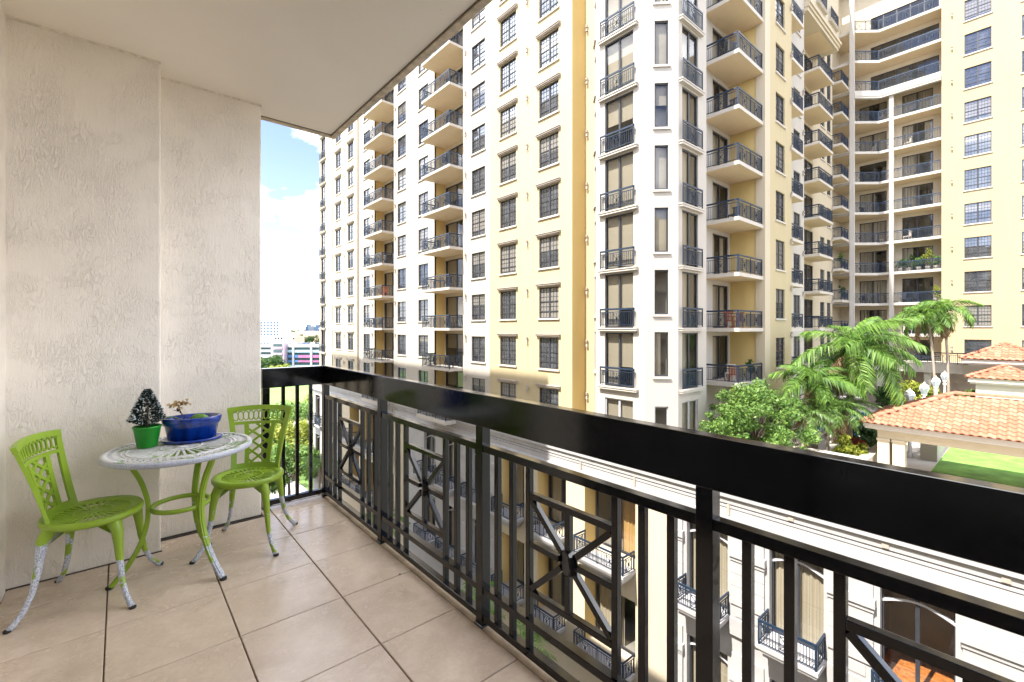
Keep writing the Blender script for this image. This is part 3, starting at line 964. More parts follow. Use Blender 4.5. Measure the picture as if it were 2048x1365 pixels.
# dry leaf litter by the railing
LITTER = plain('dry_leaf', (0.05, 0.03, 0.018), 0.8, 0.4, 40)
for x, y, a, s in ((1.155, 1.30, 0.4, 0.016), (1.06, 1.335, 1.9, 0.009), (1.185, 2.34, 2.4, 0.010)):
    mb = MB()
    for q in range(3):
        c, s_ = math.cos(a + q), math.sin(a + q)
        mb.poly([(x + c * s, y + s_ * s, 0.004), (x - s_ * s * .5, y + c * s * .5, 0.007), (x - c * s, y - s_ * s, 0.003), (x + s_ * s * .4, y - c * s * .4, 0.002)])
    tag(mb.build('dry_leaf', LITTER), {0.4: 'crumpled dry leaf on the tile beside the railing, the largest scrap', 1.9: 'tiny dry leaf scrap on the tile away from the railing', 2.4: 'tiny dry leaf scrap at a grout line under the railing'}[a], 'dry leaf')
# ------------------------------------------------------------------ the buildings across the street
S = 3.25                        # storey height
Z0 = 1.40                       # a floor level of the tower
GZ = -22.5                      # street level
DECK = -6.5                     # courtyard deck
ZTOP = 40.0

class Frame:
    """a vertical facade plane: s runs to the right as seen from outside, d is outward"""
    def __init__(self, x, y, th):
        self.x, self.y, self.th = x, y, th
        self.sx, self.sy = math.cos(th), math.sin(th)          # along
        self.nx, self.ny = math.sin(th), -math.cos(th)         # outward
    def at(self, s, z, d=0.0):
        return Vector((self.x + self.sx * s + self.nx * d, self.y + self.sy * s + self.ny * d, z))

def FX(x, yA):      # facing -x, starting at its left end y = yA; s = yA - y
    return Frame(x, yA, R(-90))
def FY(y, xA):      # facing -y, s = x - xA
    return Frame(xA, y, 0.0)

def wall(root, fr, W, z0, z1, mat, holes=(), reveal=0.16, name='wall', left=None, thick=0.0):
    """facade wall with real openings and reveals; coordinates local to fr"""
    xs_ = sorted({0.0, W, *[h[0] for h in holes], *[h[1] for h in holes]})
    zs_ = sorted({z0, z1, *[h[2] for h in holes], *[h[3] for h in holes]})
    mb = MB()
    for i in range(len(xs_) - 1):
        xa, xb = xs_[i], xs_[i + 1]
        xc = (xa + xb) / 2
        hs = [h for h in holes if h[0] < xc < h[1]]
        run = None
        for j in range(len(zs_) - 1):
            za, zb = zs_[j], zs_[j + 1]
            zc = (za + zb) / 2
            solid = not any(h[2] < zc < h[3] for h in hs)
            if solid:
                run = (run[0], zb) if run else (za, zb)
            if run and (not solid or j == len(zs_) - 2):
                mb.poly([(xa, 0, run[0]), (xb, 0, run[0]), (xb, 0, run[1]), (xa, 0, run[1])])
                run = None
    for (a, b, c, d) in holes:
        r = reveal
        mb.poly([(a, 0, c), (a, 0, d), (a, r, d), (a, r, c)])
        mb.poly([(b, 0, c), (b, r, c), (b, r, d), (b, 0, d)])
        mb.poly([(a, 0, c), (a, r, c), (b, r, c), (b, 0, c)])
        mb.poly([(a, 0, d), (b, 0, d), (b, r, d), (a, r, d)])
    p = fr.at(0, 0) - root.location
    return mb.build(name, mat, root, p, fr.th)

MESH = {}
def shared(key, fn):
    if key not in MESH:
        MESH[key] = fn()
    return MESH[key]

def grid_window_mesh(w, h, cols=3):
    mb = MB()
    f, y0, y1 = 0.055, 0.085, 0.150
    mb.box(0, f, y0, y1, 0, h); mb.box(w - f, w, y0, y1, 0, h)
    mb.box(f, w - f, y0, y1, 0, f); mb.box(f, w - f, y0, y1, h - f, h)
    if w > 0.8:
        mb.box(w / 2 - 0.055, w / 2 + 0.055, y0, y1, f, h - f)
        halves = ((f, w / 2 - 0.055), (w / 2 + 0.055, w - f))
    else:
        halves = ((f, w - f),)
    for a, b in halves:
        for zz, t in ((h * 0.22, 0.035), (h * 0.54, 0.03)):
            mb.box(a, b, y0 + 0.012, y1 - 0.01, zz - t, zz + t)
        for k in range(1, cols):
            x = a + (b - a) * k / cols
            mb.box(x - 0.012, x + 0.012, 0.118, 0.139, f, h - f)
        for zz in (h * 0.38, h * 0.70, h * 0.85):
            mb.box(a, b, 0.119, 0.138, zz - 0.012, zz + 0.012)
    return mb.mesh('window')
def pane_mesh(w, h, y=0.135):
    mb = MB()
    mb.poly([(0, y, 0), (w, y, 0), (w, y, h), (0, y, h)])
    return mb.mesh('pane')
def sill_mesh(w):
    return MB().box(-0.10, w + 0.10, -0.09, 0.10, -0.11, -0.003).mesh('sill')
def lintel_mesh(w):
    mb = MB()
    mb.box(-0.13, w + 0.13, -0.10, 0.02, 0.05, 0.13)
    mb.box(-0.18, w + 0.18, -0.16, 0.02, 0.13, 0.22)
    mb.box(-0.20, w + 0.20, -0.20, 0.02, 0.22, 0.26)
    return mb.mesh('lintel')
def window(root, fr, s, z, w, h, lintel=False, sill=True, mat=None, cols=3):
    o = put(shared(('gw', w, h, cols), lambda: grid_window_mesh(w, h, cols)), 'window', FRAME, root, fr.at(s, z) - root.location, fr.th)
    put(shared(('pane', w, h), lambda: pane_mesh(w, h)), 'pane', mat or PANE, o)
    if sill:
        put(shared(('sill', w), lambda: sill_mesh(w)), 'sill', TRIM, o)
    if lintel:
        put(shared(('lint', w), lambda: lintel_mesh(w)), 'lintel', TAUPE, o, (0, 0, h))
    return o

def door_mesh(w, h, stiles=1):
    mb = MB()
    f, y0, y1 = 0.06, 0.07, 0.150
    mb.box(0, f, y0, y1, 0, h); mb.box(w - f, w, y0, y1, 0, h)
    mb.box(f, w - f, y0, y1, 0, 0.09); mb.box(f, w - f, y0, y1, h - 0.07, h)
    for k in range(1, stiles + 1):
        x = w * k / (stiles + 1)
        mb.box(x - 0.06, x + 0.06, y0 + 0.01, y1, 0.09, h - 0.07)
    return mb.mesh('sliding_door')
def room_mesh(w, h):
    mb = MB()
    a, b, d = -0.3, w + 0.3, 3.0
    mb.poly([(a, d, 0), (b, d, 0), (b, d, h + .1), (a, d, h + .1)])
    mb.poly([(a, .16, 0), (a, d, 0), (a, d, h + .1), (a, .16, h + .1)])
    mb.poly([(b, .16, 0), (b, .16, h + .1), (b, d, h + .1), (b, d, 0)])
    mb.poly([(a, .16, 0), (b, .16, 0), (b, d, 0), (a, d, 0)])
    mb.poly([(a, .16, h + .1), (a, d, h + .1), (b, d, h + .1), (b, .16, h + .1)])
    return mb.mesh('room_interior')
def curtain_mesh(w, h, x0, x1, amp=0.035, y=0.30, n=None):
    mb = MB()
    n = n or max(6, int((x1 - x0) / 0.05))
    pts = [(x0 + (x1 - x0) * k / n, y + amp * math.sin(k * 1.35)) for k in range(n + 1)]
    for (a, ya), (b, yb) in zip(pts[:-1], pts[1:]):
        mb.poly([(a, ya, 0.02), (b, yb, 0.02), (b, yb, h), (a, ya, h)], True)
    return mb.mesh('curtain')
def shade_mesh(w, h, x0, x1, drop, y=0.24):
    mb = MB()
    mb.poly([(x0, y, h - drop), (x1, y, h - drop), (x1, y, h), (x0, y, h)])
    mb.box(x0, x1, y - 0.015, y + 0.015, h - drop - 0.03, h - drop)
    return mb.mesh('roller_shade')
def glass_door(root, fr, s, z, w, h, stiles=1, dress=None, name='sliding_door', frame=None):
    o = put(shared(('door', w, h, stiles, frame), lambda: door_mesh(w, h, stiles)), name, frame or FRAME, root, fr.at(s, z) - root.location, fr.th)
    put(shared(('gpane', w, h), lambda: pane_mesh(w, h, 0.120)), 'pane', GLASS, o)
    put(shared(('room', w, h), lambda: room_mesh(w, h)), 'room_interior', ROOM, o)
    k = dress if dress is not None else rnd.randrange(5)
    if k == 0:
        put(shared(('sh', w, h, 0), lambda: shade_mesh(w, h, .05, w - .05, h - .05)), 'roller_shade', SHADE, o)
    elif k == 1:
        put(shared(('sh', w, h, 1), lambda: shade_mesh(w, h, w * .5, w - .05, h * .62)), 'roller_shade', SHADE, o)
        put(shared(('sh', w, h, 2), lambda: shade_mesh(w, h, .05, w * .5, h - .05)), 'roller_shade', SHADE, o)
    elif k == 2:
        put(shared(('cu', w, h, 0), lambda: curtain_mesh(w, h, .05, w * .34)), 'curtain', CURTAIN, o)
        put(shared(('cu', w, h, 1), lambda: curtain_mesh(w, h, w * .72, w - .05)), 'curtain', CURTAIN, o)
    elif k == 3:
        put(shared(('sh', w, h, 3), lambda: shade_mesh(w, h, .05, w - .05, h * .45)), 'roller_shade', SHADE, o)
    elif k == 4:
        put(shared(('cu', w, h, 2), lambda: curtain_mesh(w, h, .05, w * .55)), 'curtain', CURTAIN, o)
    elif k == 5:
        put(shared(('cu', w, h, 3), lambda: curtain_mesh(w, h, .05, w - .05)), 'curtain', CURTAIN, o)
    elif k == 6:
        put(shared(('cu', w, h, 4), lambda: curtain_mesh(w, h, w * .5, w - .05)), 'curtain', CURTAINO, o)
    return o

def railing_mesh(path, h=1.06, pitch=0.115, panel=True, top=0.10, w=0.05, name='railing'):
    """metal railing along a 2D path, starburst panels at intervals"""
    mb = MB()
    for (p, q) in zip(path[:-1], path[1:]):
        p2, q2 = Vector((p[0], p[1], 0)), Vector((q[0], q[1], 0))
        L = (q2 - p2).length
        d = (q2 - p2) / L
        up = Vector((0, 0, 1))
        mb.bar(p2 + up * (h - top / 2), q2 + up * (h - top / 2), w, top)
        for z in (0.10, h - top - 0.11):
            mb.bar(p2 + up * z, q2 + up * z, 0.035, 0.035)
        for e in (p2 + d * 0.025, q2 - d * 0.025):
            mb.bar(e, e + up * (h - top / 2), 0.05, 0.05, tuple(d))
        # cells
        ncell = max(1, round(L / 1.55))
        cl = L / ncell
        zt, zb = h - top - 0.11, 0.10
        for c in range(ncell):
            a = c * cl
            if c:
                e = p2 + d * a
                mb.bar(e, e + up * (h - top), 0.045, 0.045, tuple(d))
            pw = 0.44 if (panel and cl > 0.8) else 0.0
            c0, c1 = a + cl / 2 - pw / 2, a + cl / 2 + pw / 2
            k = 1
            nb = max(1, int(cl / pitch))
            st = cl / nb
            for k in range(1, nb):
                x = a + k * st
                if pw and c0 - 0.02 < x < c1 + 0.02: continue
                e = p2 + d * x
                mb.bar(e + up * zb, e + up * zt, 0.022, 0.022, tuple(d))
            if pw:
                A, B = p2 + d * c0, p2 + d * c1
                for e in (A, B):
                    mb.bar(e + up * zb, e + up * zt, 0.026, 0.026, tuple(d))
                m0, m1 = zb + 0.10, zt - 0.10
                mb.bar(A + up * m0, B + up * m0, 0.022, 0.022); mb.bar(A + up * m1, B + up * m1, 0.022, 0.022)
                mb.bar(A + up * m0, B + up * m1, 0.022, 0.022); mb.bar(A + up * m1, B + up * m0, 0.022, 0.022)
                M_ = (A + B) / 2
                mb.bar(M_ + up * m0, M_ + up * m1, 0.02, 0.02, tuple(d))
                mb.bar(M_ + up * ((m0 + m1) / 2 - .05), M_ + up * ((m0 + m1) / 2 + .05), 0.10, 0.05, tuple(d))
    return mb.mesh(name)

def slab_mesh(poly, t, name='balcony', lip=0.0):
    mb = MB()
    n = len(poly)
    mb.poly([(x, y, 0) for x, y in poly])
    mb.poly([(x, y, -t) for x, y in reversed(poly)])
    for k in range(n):
        a, b = poly[k], poly[(k + 1) % n]
        mb.poly([(a[0], a[1], 0), (a[0], a[1], -t), (b[0], b[1], -t), (b[0], b[1], 0)])
    me = mb.mesh(name)
    me.materials.append(TRIM)
    me.materials.append(SOFFIT)
    me.polygons[1].material_index = 1
    return me

def balcony(root, fr, s0, s1, z, out, back, t=0.24, railmat=None, key=None, side_l=True, side_r=True, slabmat=None, h=1.06):
    """slab from 'back' inside the wall plane to 'out' in front of it, railing round the open sides"""
    W = s1 - s0
    k = ('bal', round(W, 2), out, back, t)
    o = put(shared(k, lambda: slab_mesh([(0, -out), (W, -out), (W, back), (0, back)], t)), 'balcony', slabmat or TRIM, root, fr.at(s0, z) - root.location, fr.th)
    e = 0.07
    path = [(e, -0.01 - e * 0)] if side_l else []
    path += [(e, -out + e), (W - e, -out + e)]
    if side_r: path.append((W - e, -0.01))
    put(shared(k + ('r', side_l, side_r, h), lambda: railing_mesh(path, h)), 'railing', railmat or BLUE, o)
    return o

def balconette(root, fr, s0, s1, z, out=0.16):
    W = s1 - s0
    k = ('bte', round(W, 2), out)
    def mk():
        mb = MB()
        mb.box(-0.12, W + 0.12, -0.20, 0.06, -0.17, 0.0)
        mb.box(-0.16, W + 0.16, -0.24, 0.05, -0.06, -0.001)
        return mb.mesh('ledge')
    o = put(shared(k, mk), 'ledge', TRIM, root, fr.at(s0, z) - root.location, fr.th)
    put(shared(k + ('r',), lambda: railing_mesh([(0, -out), (W, -out)], 1.02)), 'railing', BLUE, o, (0, 0, 0.06))
    return o

def sconce_mesh():
    mb = MB()
    mb.lathe([(0.055, 0.05), (0.075, 0.20), (0.03, 0.22)], 10, (0, -0.11, 0), smooth=False)
    mb.lathe([(0.075, -0.20), (0.055, -0.05), (0.03, -0.03)], 10, (0, -0.11, 0), smooth=False)
    mb.box(-0.04, 0.04, -0.09, 0.0, -0.06, 0.06)
    return mb.mesh('wall_lamp')
def sconce(root, fr, s, z):
    put(shared('sconce', sconce_mesh), 'wall_lamp', TAUPE, root, fr.at(s, z) - root.location, fr.th)

def levels(k0, k1, z0=Z0):
    return [z0 + S * k for k in range(k0, k1 + 1)]

# ---- street tower: long facade, polygonal bay, stepped court side
tw = thing('apartment_tower', 'cream and yellow apartment tower with blue balcony railings across the street', 'building', (21.0, 30.0, DECK))
ZB = -6.0
WIN = (0.63, 2.60)            # sill and head above floor

def win_col(fr, s0, s1, ks, lint=False, sill=True, z0=Z0, lo=WIN[0], hi=WIN[1], root=tw, cols=3):
    holes = []
    for k in ks:
        z = z0 + S * k
        holes.append((s0, s1, z + lo, z + hi))
        window(root, fr, s0, z + lo, round(s1 - s0, 2), round(hi - lo, 2), lint, sill, cols=cols)
    return holes
def door_col(fr, s0, s1, ks, z0=Z0, hi=2.98, lo=0.0, root=tw, dress=None, stiles=1):
    holes = []
    for k in ks:
        z = z0 + S * k
        holes.append((s0, s1, z + lo, z + hi))
        glass_door(root, fr, s0, z + lo, round(s1 - s0, 2), round(hi - lo, 2), stiles, dress(k) if callable(dress) else dress)
    return holes

# far end section
f1 = FX(20.8, 64.8)
KF = range(-2, 9)
h = win_col(f1, 6.2, 8.0, KF, True, cols=3) + win_col(f1, 10.3, 12.0, KF, True, cols=3)
h += win_col(f1, 4.75, 5.05, KF, lo=0.7, hi=3.0, cols=1, sill=False)
h += door_col(f1, 0.7, 2.3, KF, hi=2.98, dress=2)
wall(tw, f1, 13.1, ZB, ZTOP, CREAM, h)
for k in KF:
    balconette(tw, f1, 0.4, 2.5, Z0 + S * k)
    sconce(tw, f1, 9.2, Z0 + S * k + 2.3)
wall(tw, FY(51.7, 20.8), 0.2, ZB, ZTOP, CREAM)
# white section with two stacks of balconies
f2 = FX(21.0, 51.7)
KW = range(-2, 10)
h = []
for (ya, yb) in ((50.35, 48.6), (41.95, 40.2), (37.75, 36.0), (29.3, 27.55)):
    h += win_col(f2, 51.7 - ya, 51.7 - yb, KW)
rec = ((47.4, 42.8), (34.9, 30.5))
h2 = h + [(51.7 - a, 51.7 - b, ZB, ZTOP) for a, b in rec]
wall(tw, f2, 25.0, ZB, ZTOP, WHITE, h2, reveal=0.16)
for a, b in rec:
    fb = FX(22.05, a)
    W = a - b
    dh = door_col(fb, 0.12, W - 0.85, KW, hi=2.75)
    wall(tw, fb, W, ZB, ZTOP, CREAM, dh)
    wall(tw, Frame(21.0, a, 0.0), 1.05, ZB, ZTOP, YELLOWSHADE)              # side of the recess, facing -y
    wall(tw, Frame(22.05, b, R(180)), 1.05, ZB, ZTOP, WHITE)
    for k in KW:
        balcony(tw, f2, 51.7 - a, 51.7 - b, Z0 + S * k, 1.3, 1.06, 0.20)
for k in KW:
    sconce(tw, f2, 51.7 - 42.35, Z0 + S * k - 0.75)
    sconce(tw, f2, 51.7 - 30.05, Z0 + S * k - 0.75)
    sconce(tw, f2, 51.7 - 47.85, Z0 + S * k - 0.75)
# yellow section
f3 = FX(20.8, 26.7)
h = win_col(f3, 26.7 - 25.5, 26.7 - 23.75, KW, True) + win_col(f3, 26.7 - 21.46, 26.7 - 19.71, KW, True)
wall(tw, f3, 26.7 - 18.58, ZB, ZTOP, YELLOW, h)
for k in KW:
    sconce(tw, f3, 26.7 - 22.55, Z0 + S * k + 2.45)
wall(tw, FY(18.58, 20.8), 1.2, ZB, ZTOP, YELLOWSHADE)
f4 = FX(22.0, 18.58)
wall(tw, f4, 0.68, ZB, ZTOP, YELLOW)
for k in KW:
    sconce(tw, f4, 0.22, Z0 + S * k + 2.3)
# polygonal bay
KB = range(-1, 8)
c1 = Frame(22.0, 17.9, R(-135))
CW = 1.2 * math.sqrt(2)
h = win_col(c1, 0.5, 1.2, KB, lo=0.7, hi=3.03, cols=1)
wall(tw, c1, CW, ZB, ZTOP, WHITE, h)
f5 = FX(20.8, 16.7)
dr = {-1: 1, 0: 1, 1: 0, 2: 0, 3: 3, 4: 0, 5: 0, 6: 3, 7: 0}
h = door_col(f5, 0.58, 2.46, KB, dress=lambda k: dr[k])
def low_window(fr, s0, s1, z0, z1, name='window'):
    return (s0, s1, z0, z1)
LW = (-4.60, -2.52)
glass_door(tw, f5, 0.58, LW[0], 1.88, 2.08, 1, 0, 'window', FRAMEW)
wall(tw, f5, 3.18, ZB, ZTOP, WHITE, h + [(0.58, 2.46, *LW)])
c2 = Frame(20.8, 13.52, R(-45))
h = []
dress2 = {-1: 4, 0: 9, 1: 0, 2: 0, 3: 3, 4: 0, 5: 5, 6: 0, 7: 5}
for k in KB:
    z = Z0 + S * k
    glass_door(tw, c2, 0.49, z + 0.7, 0.71, 2.33, 0, dress2[k], 'window')
    put(shared(('sill', 0.71), lambda: sill_mesh(0.71)), 'sill', TRIM, tw, c2.at(0.49, z + 0.7) - tw.location, c2.th)
    h.append((0.49, 1.20, z + 0.7, z + 3.03))
glass_door(tw, c2, 0.49, LW[0], 0.71, 1.9, 0, 9, 'window', FRAMEW)
wall(tw, c2, CW, ZB, ZTOP, WHITE, h + [(0.49, 1.20, LW[0], LW[0] + 1.9)])
f6 = FY(12.32, 22.0)
h = door_col(f6, 0.4, 2.1, KB, dress=4)
glass_door(tw, f6, 0.4, LW[0], 1.7, 2.08, 1, 0, 'window', FRAMEW)
wall(tw, f6, 3.06, ZB, ZTOP, WHITE, h + [(0.4, 2.1, *LW)])
for k in KB:
    balconette(tw, f5, 0.36, 2.64, Z0 + S * k)
    balconette(tw, f6, 0.2, 2.3, Z0 + S * k)
wall(tw, Frame(25.06, 12.32, R(90)), 1.22, ZB, ZTOP, WHITE)
# notch with square balconies
f7 = FY(13.54, 25.06)
h = door_col(f7, 3.3, 5.5, KB, hi=2.75, dress=lambda k: (5, 2, 4)[k % 3])
wall(tw, f7, 30.8 - 25.06, ZB, ZTOP, WHITE, h)
wall(tw, FX(30.8, 13.54), 2.14, ZB, ZTOP, facade_paint('paint_notch_yellow_shaded', (0.60, 0.46, 0.20)), name='wall')  # stronger yellow puts this wall's shade into its colour
for k in KB:
    balcony(tw, f7, 27.2 - 25.06, 30.79 - 25.06, Z0 + S * k, 2.1, 0.01, 0.22, side_r=False)
f8 = FY(11.4, 30.8)
h = win_col(f8, 1.9, 3.5, KB)
wall(tw, f8, 4.8, ZB, ZTOP, YELLOW, h)
MB().box(30.74, 31.55, 11.33, 11.9, ZB, ZTOP).build('corner_pilaster', CREAM, tw, -Vector(tw.location))
wall(tw, Frame(35.6, 11.4, R(90)), 1.2, ZB, ZTOP, YELLOW)
f9 = FY(12.6, 35.6)
KC = range(-2, 9)
h = win_col(f9, 4.2, 5.7, KC, sill=True)
wall(tw, f9, 6.6, ZB, ZTOP, WHITE, h)
for k in KC:
    balcony(tw, f9, 0.02, 3.4, Z0 + S * k, 0.95, 0.01, 0.22, side_l=False)
    sconce(tw, f8, 4.55, Z0 + S * k - 0.5)
    sconce(tw, f9, 6.2, Z0 + S * k - 0.5)
wall(tw, Frame(42.2, 12.6, R(90)), 1.7, ZB, ZTOP, CREAM)
f10 = FY(14.3, 42.2)
h = win_col(f10, 10.4, 11.8, KC) + win_col(f10, 12.6, 13.9, KC) + door_col(f10, 5.2, 8.2, KC, hi=2.7, dress=9)
wall(tw, f10, 14.4, ZB, ZTOP, CREAM, h)
for k in KC:
    balcony(tw, f10, 3.8, 7.8, Z0 + S * k, 1.75, 0.01, 0.22)
    sconce(tw, f10, 14.15, Z0 + S * k - 0.5)
# overhanging top storeys
om = MB()
om.box(42.25, 50.8, 12.35, 14.29, 27.2, ZTOP)
om.box(42.2, 50.9, 12.24, 14.28, 27.5, 27.75)
om.box(42.2, 51.0, 12.14, 14.28, 27.75, 28.0)
om.build('overhang', CREAM, tw, -Vector(tw.location))
fo = FY(12.34, 42.25)
for k in range(2):
    for s0 in (2.2, 5.6):
        balconette(tw, fo, s0, s0 + 2.2, 28.9 + S * k)
# inner corner with small balconies
f11 = FY(15.2, 56.6)
h = door_col(f11, 0.9, 2.6, KC, hi=2.6, dress=9)
wall(tw, f11, 6.72, ZB, ZTOP, CREAM, h)
wall(tw, Frame(56.6, 14.3, R(90)), 0.9, ZB, ZTOP, CREAM)
for k in KC:
    balcony(tw, f11, 0.0, 2.6, Z0 + S * k - 0.3, 1.75, 0.01, 0.24, side_r=False)
# roof
rm = MB()
rm.poly([(20.8, 64.8, ZTOP), (20.8, 13, ZTOP), (30.8, 11.4, ZTOP), (61, 14, ZTOP), (61, 30, ZTOP), (40, 64.8, ZTOP)])
rm.build('roof', CONCRETE, tw, -Vector(tw.location))
bm_ = MB()
for (a, b) in (((21.0, 64.8), (40, 64.8)), ((40, 64.8), (40, 30)), ((40, 30), (61.4, 30)), ((61.4, 30), (61.4, 15.2))):
    bm_.poly([(a[0], a[1], ZB), (b[0], b[1], ZB), (b[0], b[1], ZTOP), (a[0], a[1], ZTOP)])
bm_.build('rear_wall', CREAM, tw, -Vector(tw.location))

# ---- right wing
rw = thing('apartment_wing', 'pale yellow apartment wing with recessed balconies behind the palm courtyard', 'building', (62.0, 3.0, DECK))
ZR = 0.80
KR = range(-2, 11)
fb = FX(63.3, 15.2)
h = []
for k in KR:
    z = ZR + S * k
    if k <= 7:
        for a, b in ((13.4, 11.0), (9.7, 7.25)):
            glass_door(rw, fb, 15.2 - a, z, round(a - b, 2), 2.6, 1, rnd.choice((2, 4, 5, 9, 9)))
            h.append((15.2 - a, 15.2 - b, z, z + 2.6))
    else:
        glass_door(rw, fb, 15.2 - 12.4, z, 5.6, 2.5, 4, rnd.choice((9, 2)))
        h.append((15.2 - 12.4, 15.2 - 6.8, z, z + 2.5))
wall(rw, fb, 15.2 - 6.44, ZB, ZTOP, WINGL, h)
wall(rw, Frame(63.3, 6.44, R(180)), 1.8, ZB, ZTOP, WINGL)
for k in KR:
    z = ZR + S * k
    pl = [(59.45, 13.2), (61.5, 11.35), (61.5, 6.45), (63.29, 6.45), (63.29, 15.19), (59.45, 15.19)]
    o = put(shared('rwslab', lambda: slab_mesh([(x - 62, y - 10) for x, y in pl], 0.26)), 'balcony', TRIM, rw, Vector((62, 10, z)) - rw.location)
    put(shared('rwrail', lambda: railing_mesh([(59.55 - 62, 13.2 - 10), (61.56 - 62, 11.40 - 10), (61.56 - 62, 6.5 - 10)], 1.06)), 'railing', BLUE, o)
    if k == 8:
        mb = MB()
        for dd, za, zb in ((0.12, -0.45, -0.262), (0.2, -0.75, -0.45), (0.1, -0.95, -0.75)):
            for p, q in zip(pl[:3][:-1], pl[:3][1:]):
                P, Q = Vector((*p, 0)), Vector((*q, 0))
                n = Vector(((Q - P).y, -(Q - P).x, 0)).normalized()
                mb.bar(P + n * 0.12 + Vector((0, 0, z + (za + zb) / 2)), Q + n * 0.12 + Vector((0, 0, z + (za + zb) / 2)), 0.3 + dd, zb - za)
        mb.build('cornice', TRIM, rw, -Vector(rw.location))
cm = MB().box(59.15, 59.5, 13.0, 13.4, ZB, ZTOP).build('column', TRIM, rw, -Vector(rw.location))
cm = MB().box(61.42, 61.85, 10.12, 10.48, ZB, ZR + S * 8 - 0.96).build('column', TRIM, rw, -Vector(rw.location))
f12 = FX(61.5, 6.44)
h = []
for ya, yb in ((4.83, 3.03), (1.14, -0.66), (-2.6, -4.4)):
    h += win_col(f12, 6.44 - ya, 6.44 - yb, KR, z0=ZR, lo=0.80, hi=2.75, root=rw, cols=4)
wall(rw, f12, 24, ZB, ZTOP, WINGP, h)
for k in KR:
    sconce(rw, f12, 0.75, ZR + S * k + 1.9)
rm = MB()
rm.poly([(61.5, 15.2, ZTOP), (61.5, -17.5, ZTOP), (75, -17.5, ZTOP), (75, 15.2, ZTOP)])
rm.build('roof', CONCRETE, rw, -Vector(rw.location))
# ------------------------------------------------------------------ lower building under the courtyard
pd = thing('podium_building', 'pale stone and yellow lower building with tall doors, blue balconies and long cornice', 'building', (20.8, 20.0, GZ))
PL = -Vector(pd.location)
XP = 20.8
YA, YB = 67.5, -16.0
FL = [-11.5, -17.0]            # balcony floors
CH = -7.9                      # head of the tall doors
fp = FX(XP, YA)
stone_zones = [(12.2, YB, [10.22 - 3.7 * k for k in range(7)]), (39.8, 25.5, [28.0, 31.7, 35.4]), (67.5, 56.5, [58.8, 62.5, 65.6])]
logg = [(17.6, 14.1), (21.6, 19.08), (25.3, 22.9), (45.2, 42.4), (49.6, 46.8), (54.0, 51.2)]
def sec(y0, y1, mat, holes_y):
    """one stretch of the street wall from y0 down to y1"""
    fr = FX(XP, y0)
    hs = []
    for a, b in holes_y:
        for z in FL:
            hs.append((y0 - a, y0 - b, z, z + 3.6))
    wall(pd, fr, y0 - y1, GZ, -6.9, mat, hs, reveal=0.35)

CURT = [5, 5, 9, 5, 2, 4, 5]
def podium_balcony(y0, y1, z, out):
    mb = MB()
    W = y0 - y1
    for k, (e, za, zb) in enumerate(((0.0, -0.16, 0.0), (-0.07, -0.30, -0.16), (-0.20, -0.50, -0.30), (-0.42, -0.72, -0.50))):
        mb.box(-e * 0 - e * -1 if False else -e, W + e, -(out + e), 0.0, za, zb)
    fr = FX(XP, y0)
    o = put(mb.mesh('balcony'), 'balcony', STONE, pd, fr.at(0, z) - pd.location, fr.th)
    e = 0.08
    put(shared(('pbr', round(W, 2), out), lambda: railing_mesh([(e, -0.01), (e, -out + e), (W - e, -out + e), (W - e, -0.01)], 1.02, 0.105)), 'railing', BLUE, o)
    return o
def arch_door(fr, s, z, w, h, dress, floor_mat=None):
    """tall glazed door with a curved transom bar"""
    o = glass_door(pd, fr, s, z, w, h, 1, dress, 'french_door', FRAME)
    mb = MB()
    n = 12
    for k in range(n):
        a0, a1 = k / n, (k + 1) / n
        za = h - 0.62 + 0.30 * math.sin(math.pi * a0)
        zb = h - 0.62 + 0.30 * math.sin(math.pi * a1)
        mb.bar((w * a0, 0.10, za), (w * a1, 0.10, zb), 0.09, 0.09)
    mb.build('transom_bar', FRAMEW, o)
    return o
n_c = 0
for y0, y1, cs in stone_zones:
    hy = [(c + 0.98, c - 0.98) for c in cs]
    sec(y0, y1, STONE, hy)
    fr = FX(XP, y0)
    for c in cs:
        for z in FL:
            fd = FX(XP + 0.22, c + 0.98)
            o = arch_door(fd, 0, z, 1.96, 3.6, CURT[n_c % 7] if z == FL[0] else 2)
            if abs(c - 2.82) < 0.1 and z == FL[0]:
                MB().box(-0.2, 2.2, 0.2, 2.9, 0.01, 0.02).build('wood_floor', WOODFLOOR, o)
            podium_balcony(c + 1.1, c - 1.1, z, 1.12)
        n_c += 1
    # pilasters of separate stone blocks between the openings
    gaps = []
    prev = y0
    for c in cs:
        gaps.append((prev, c + 1.06)); prev = c - 1.06
    gaps.append((prev, y1))
    for (a, b) in gaps:
        if a - b < 0.5: continue
        a2, b2 = a - 0.10, b + 0.10
        if a2 - b2 > 2.2: a2 = b2 + 1.5
        for zf in FL:
            rows = [(-0.75, 0.0, 0.16), (0.02, 0.62, 0.10), (0.64, 0.86, 0.17), (0.88, 1.42, 0.10), (1.44, 1.98, 0.10), (2.0, 2.54, 0.10), (2.56, 2.72, 0.15), (2.74, 3.05, 0.22), (3.07, 3.9, 0.08)]
            for (za, zb, d) in rows:
                MB().box(XP - d, XP + 0.02, b2 - (d - 0.1) * 0.6, a2 + (d - 0.1) * 0.6, zf + za, zf + zb).build('stone_block', STONE, pd, PL)
            # raised panel on the pedestal block
            MB().box(XP - 0.13, XP - 0.09, b2 + 0.22, a2 - 0.22, zf + 0.12, zf + 0.52).build('stone_panel', STONE, pd, PL)
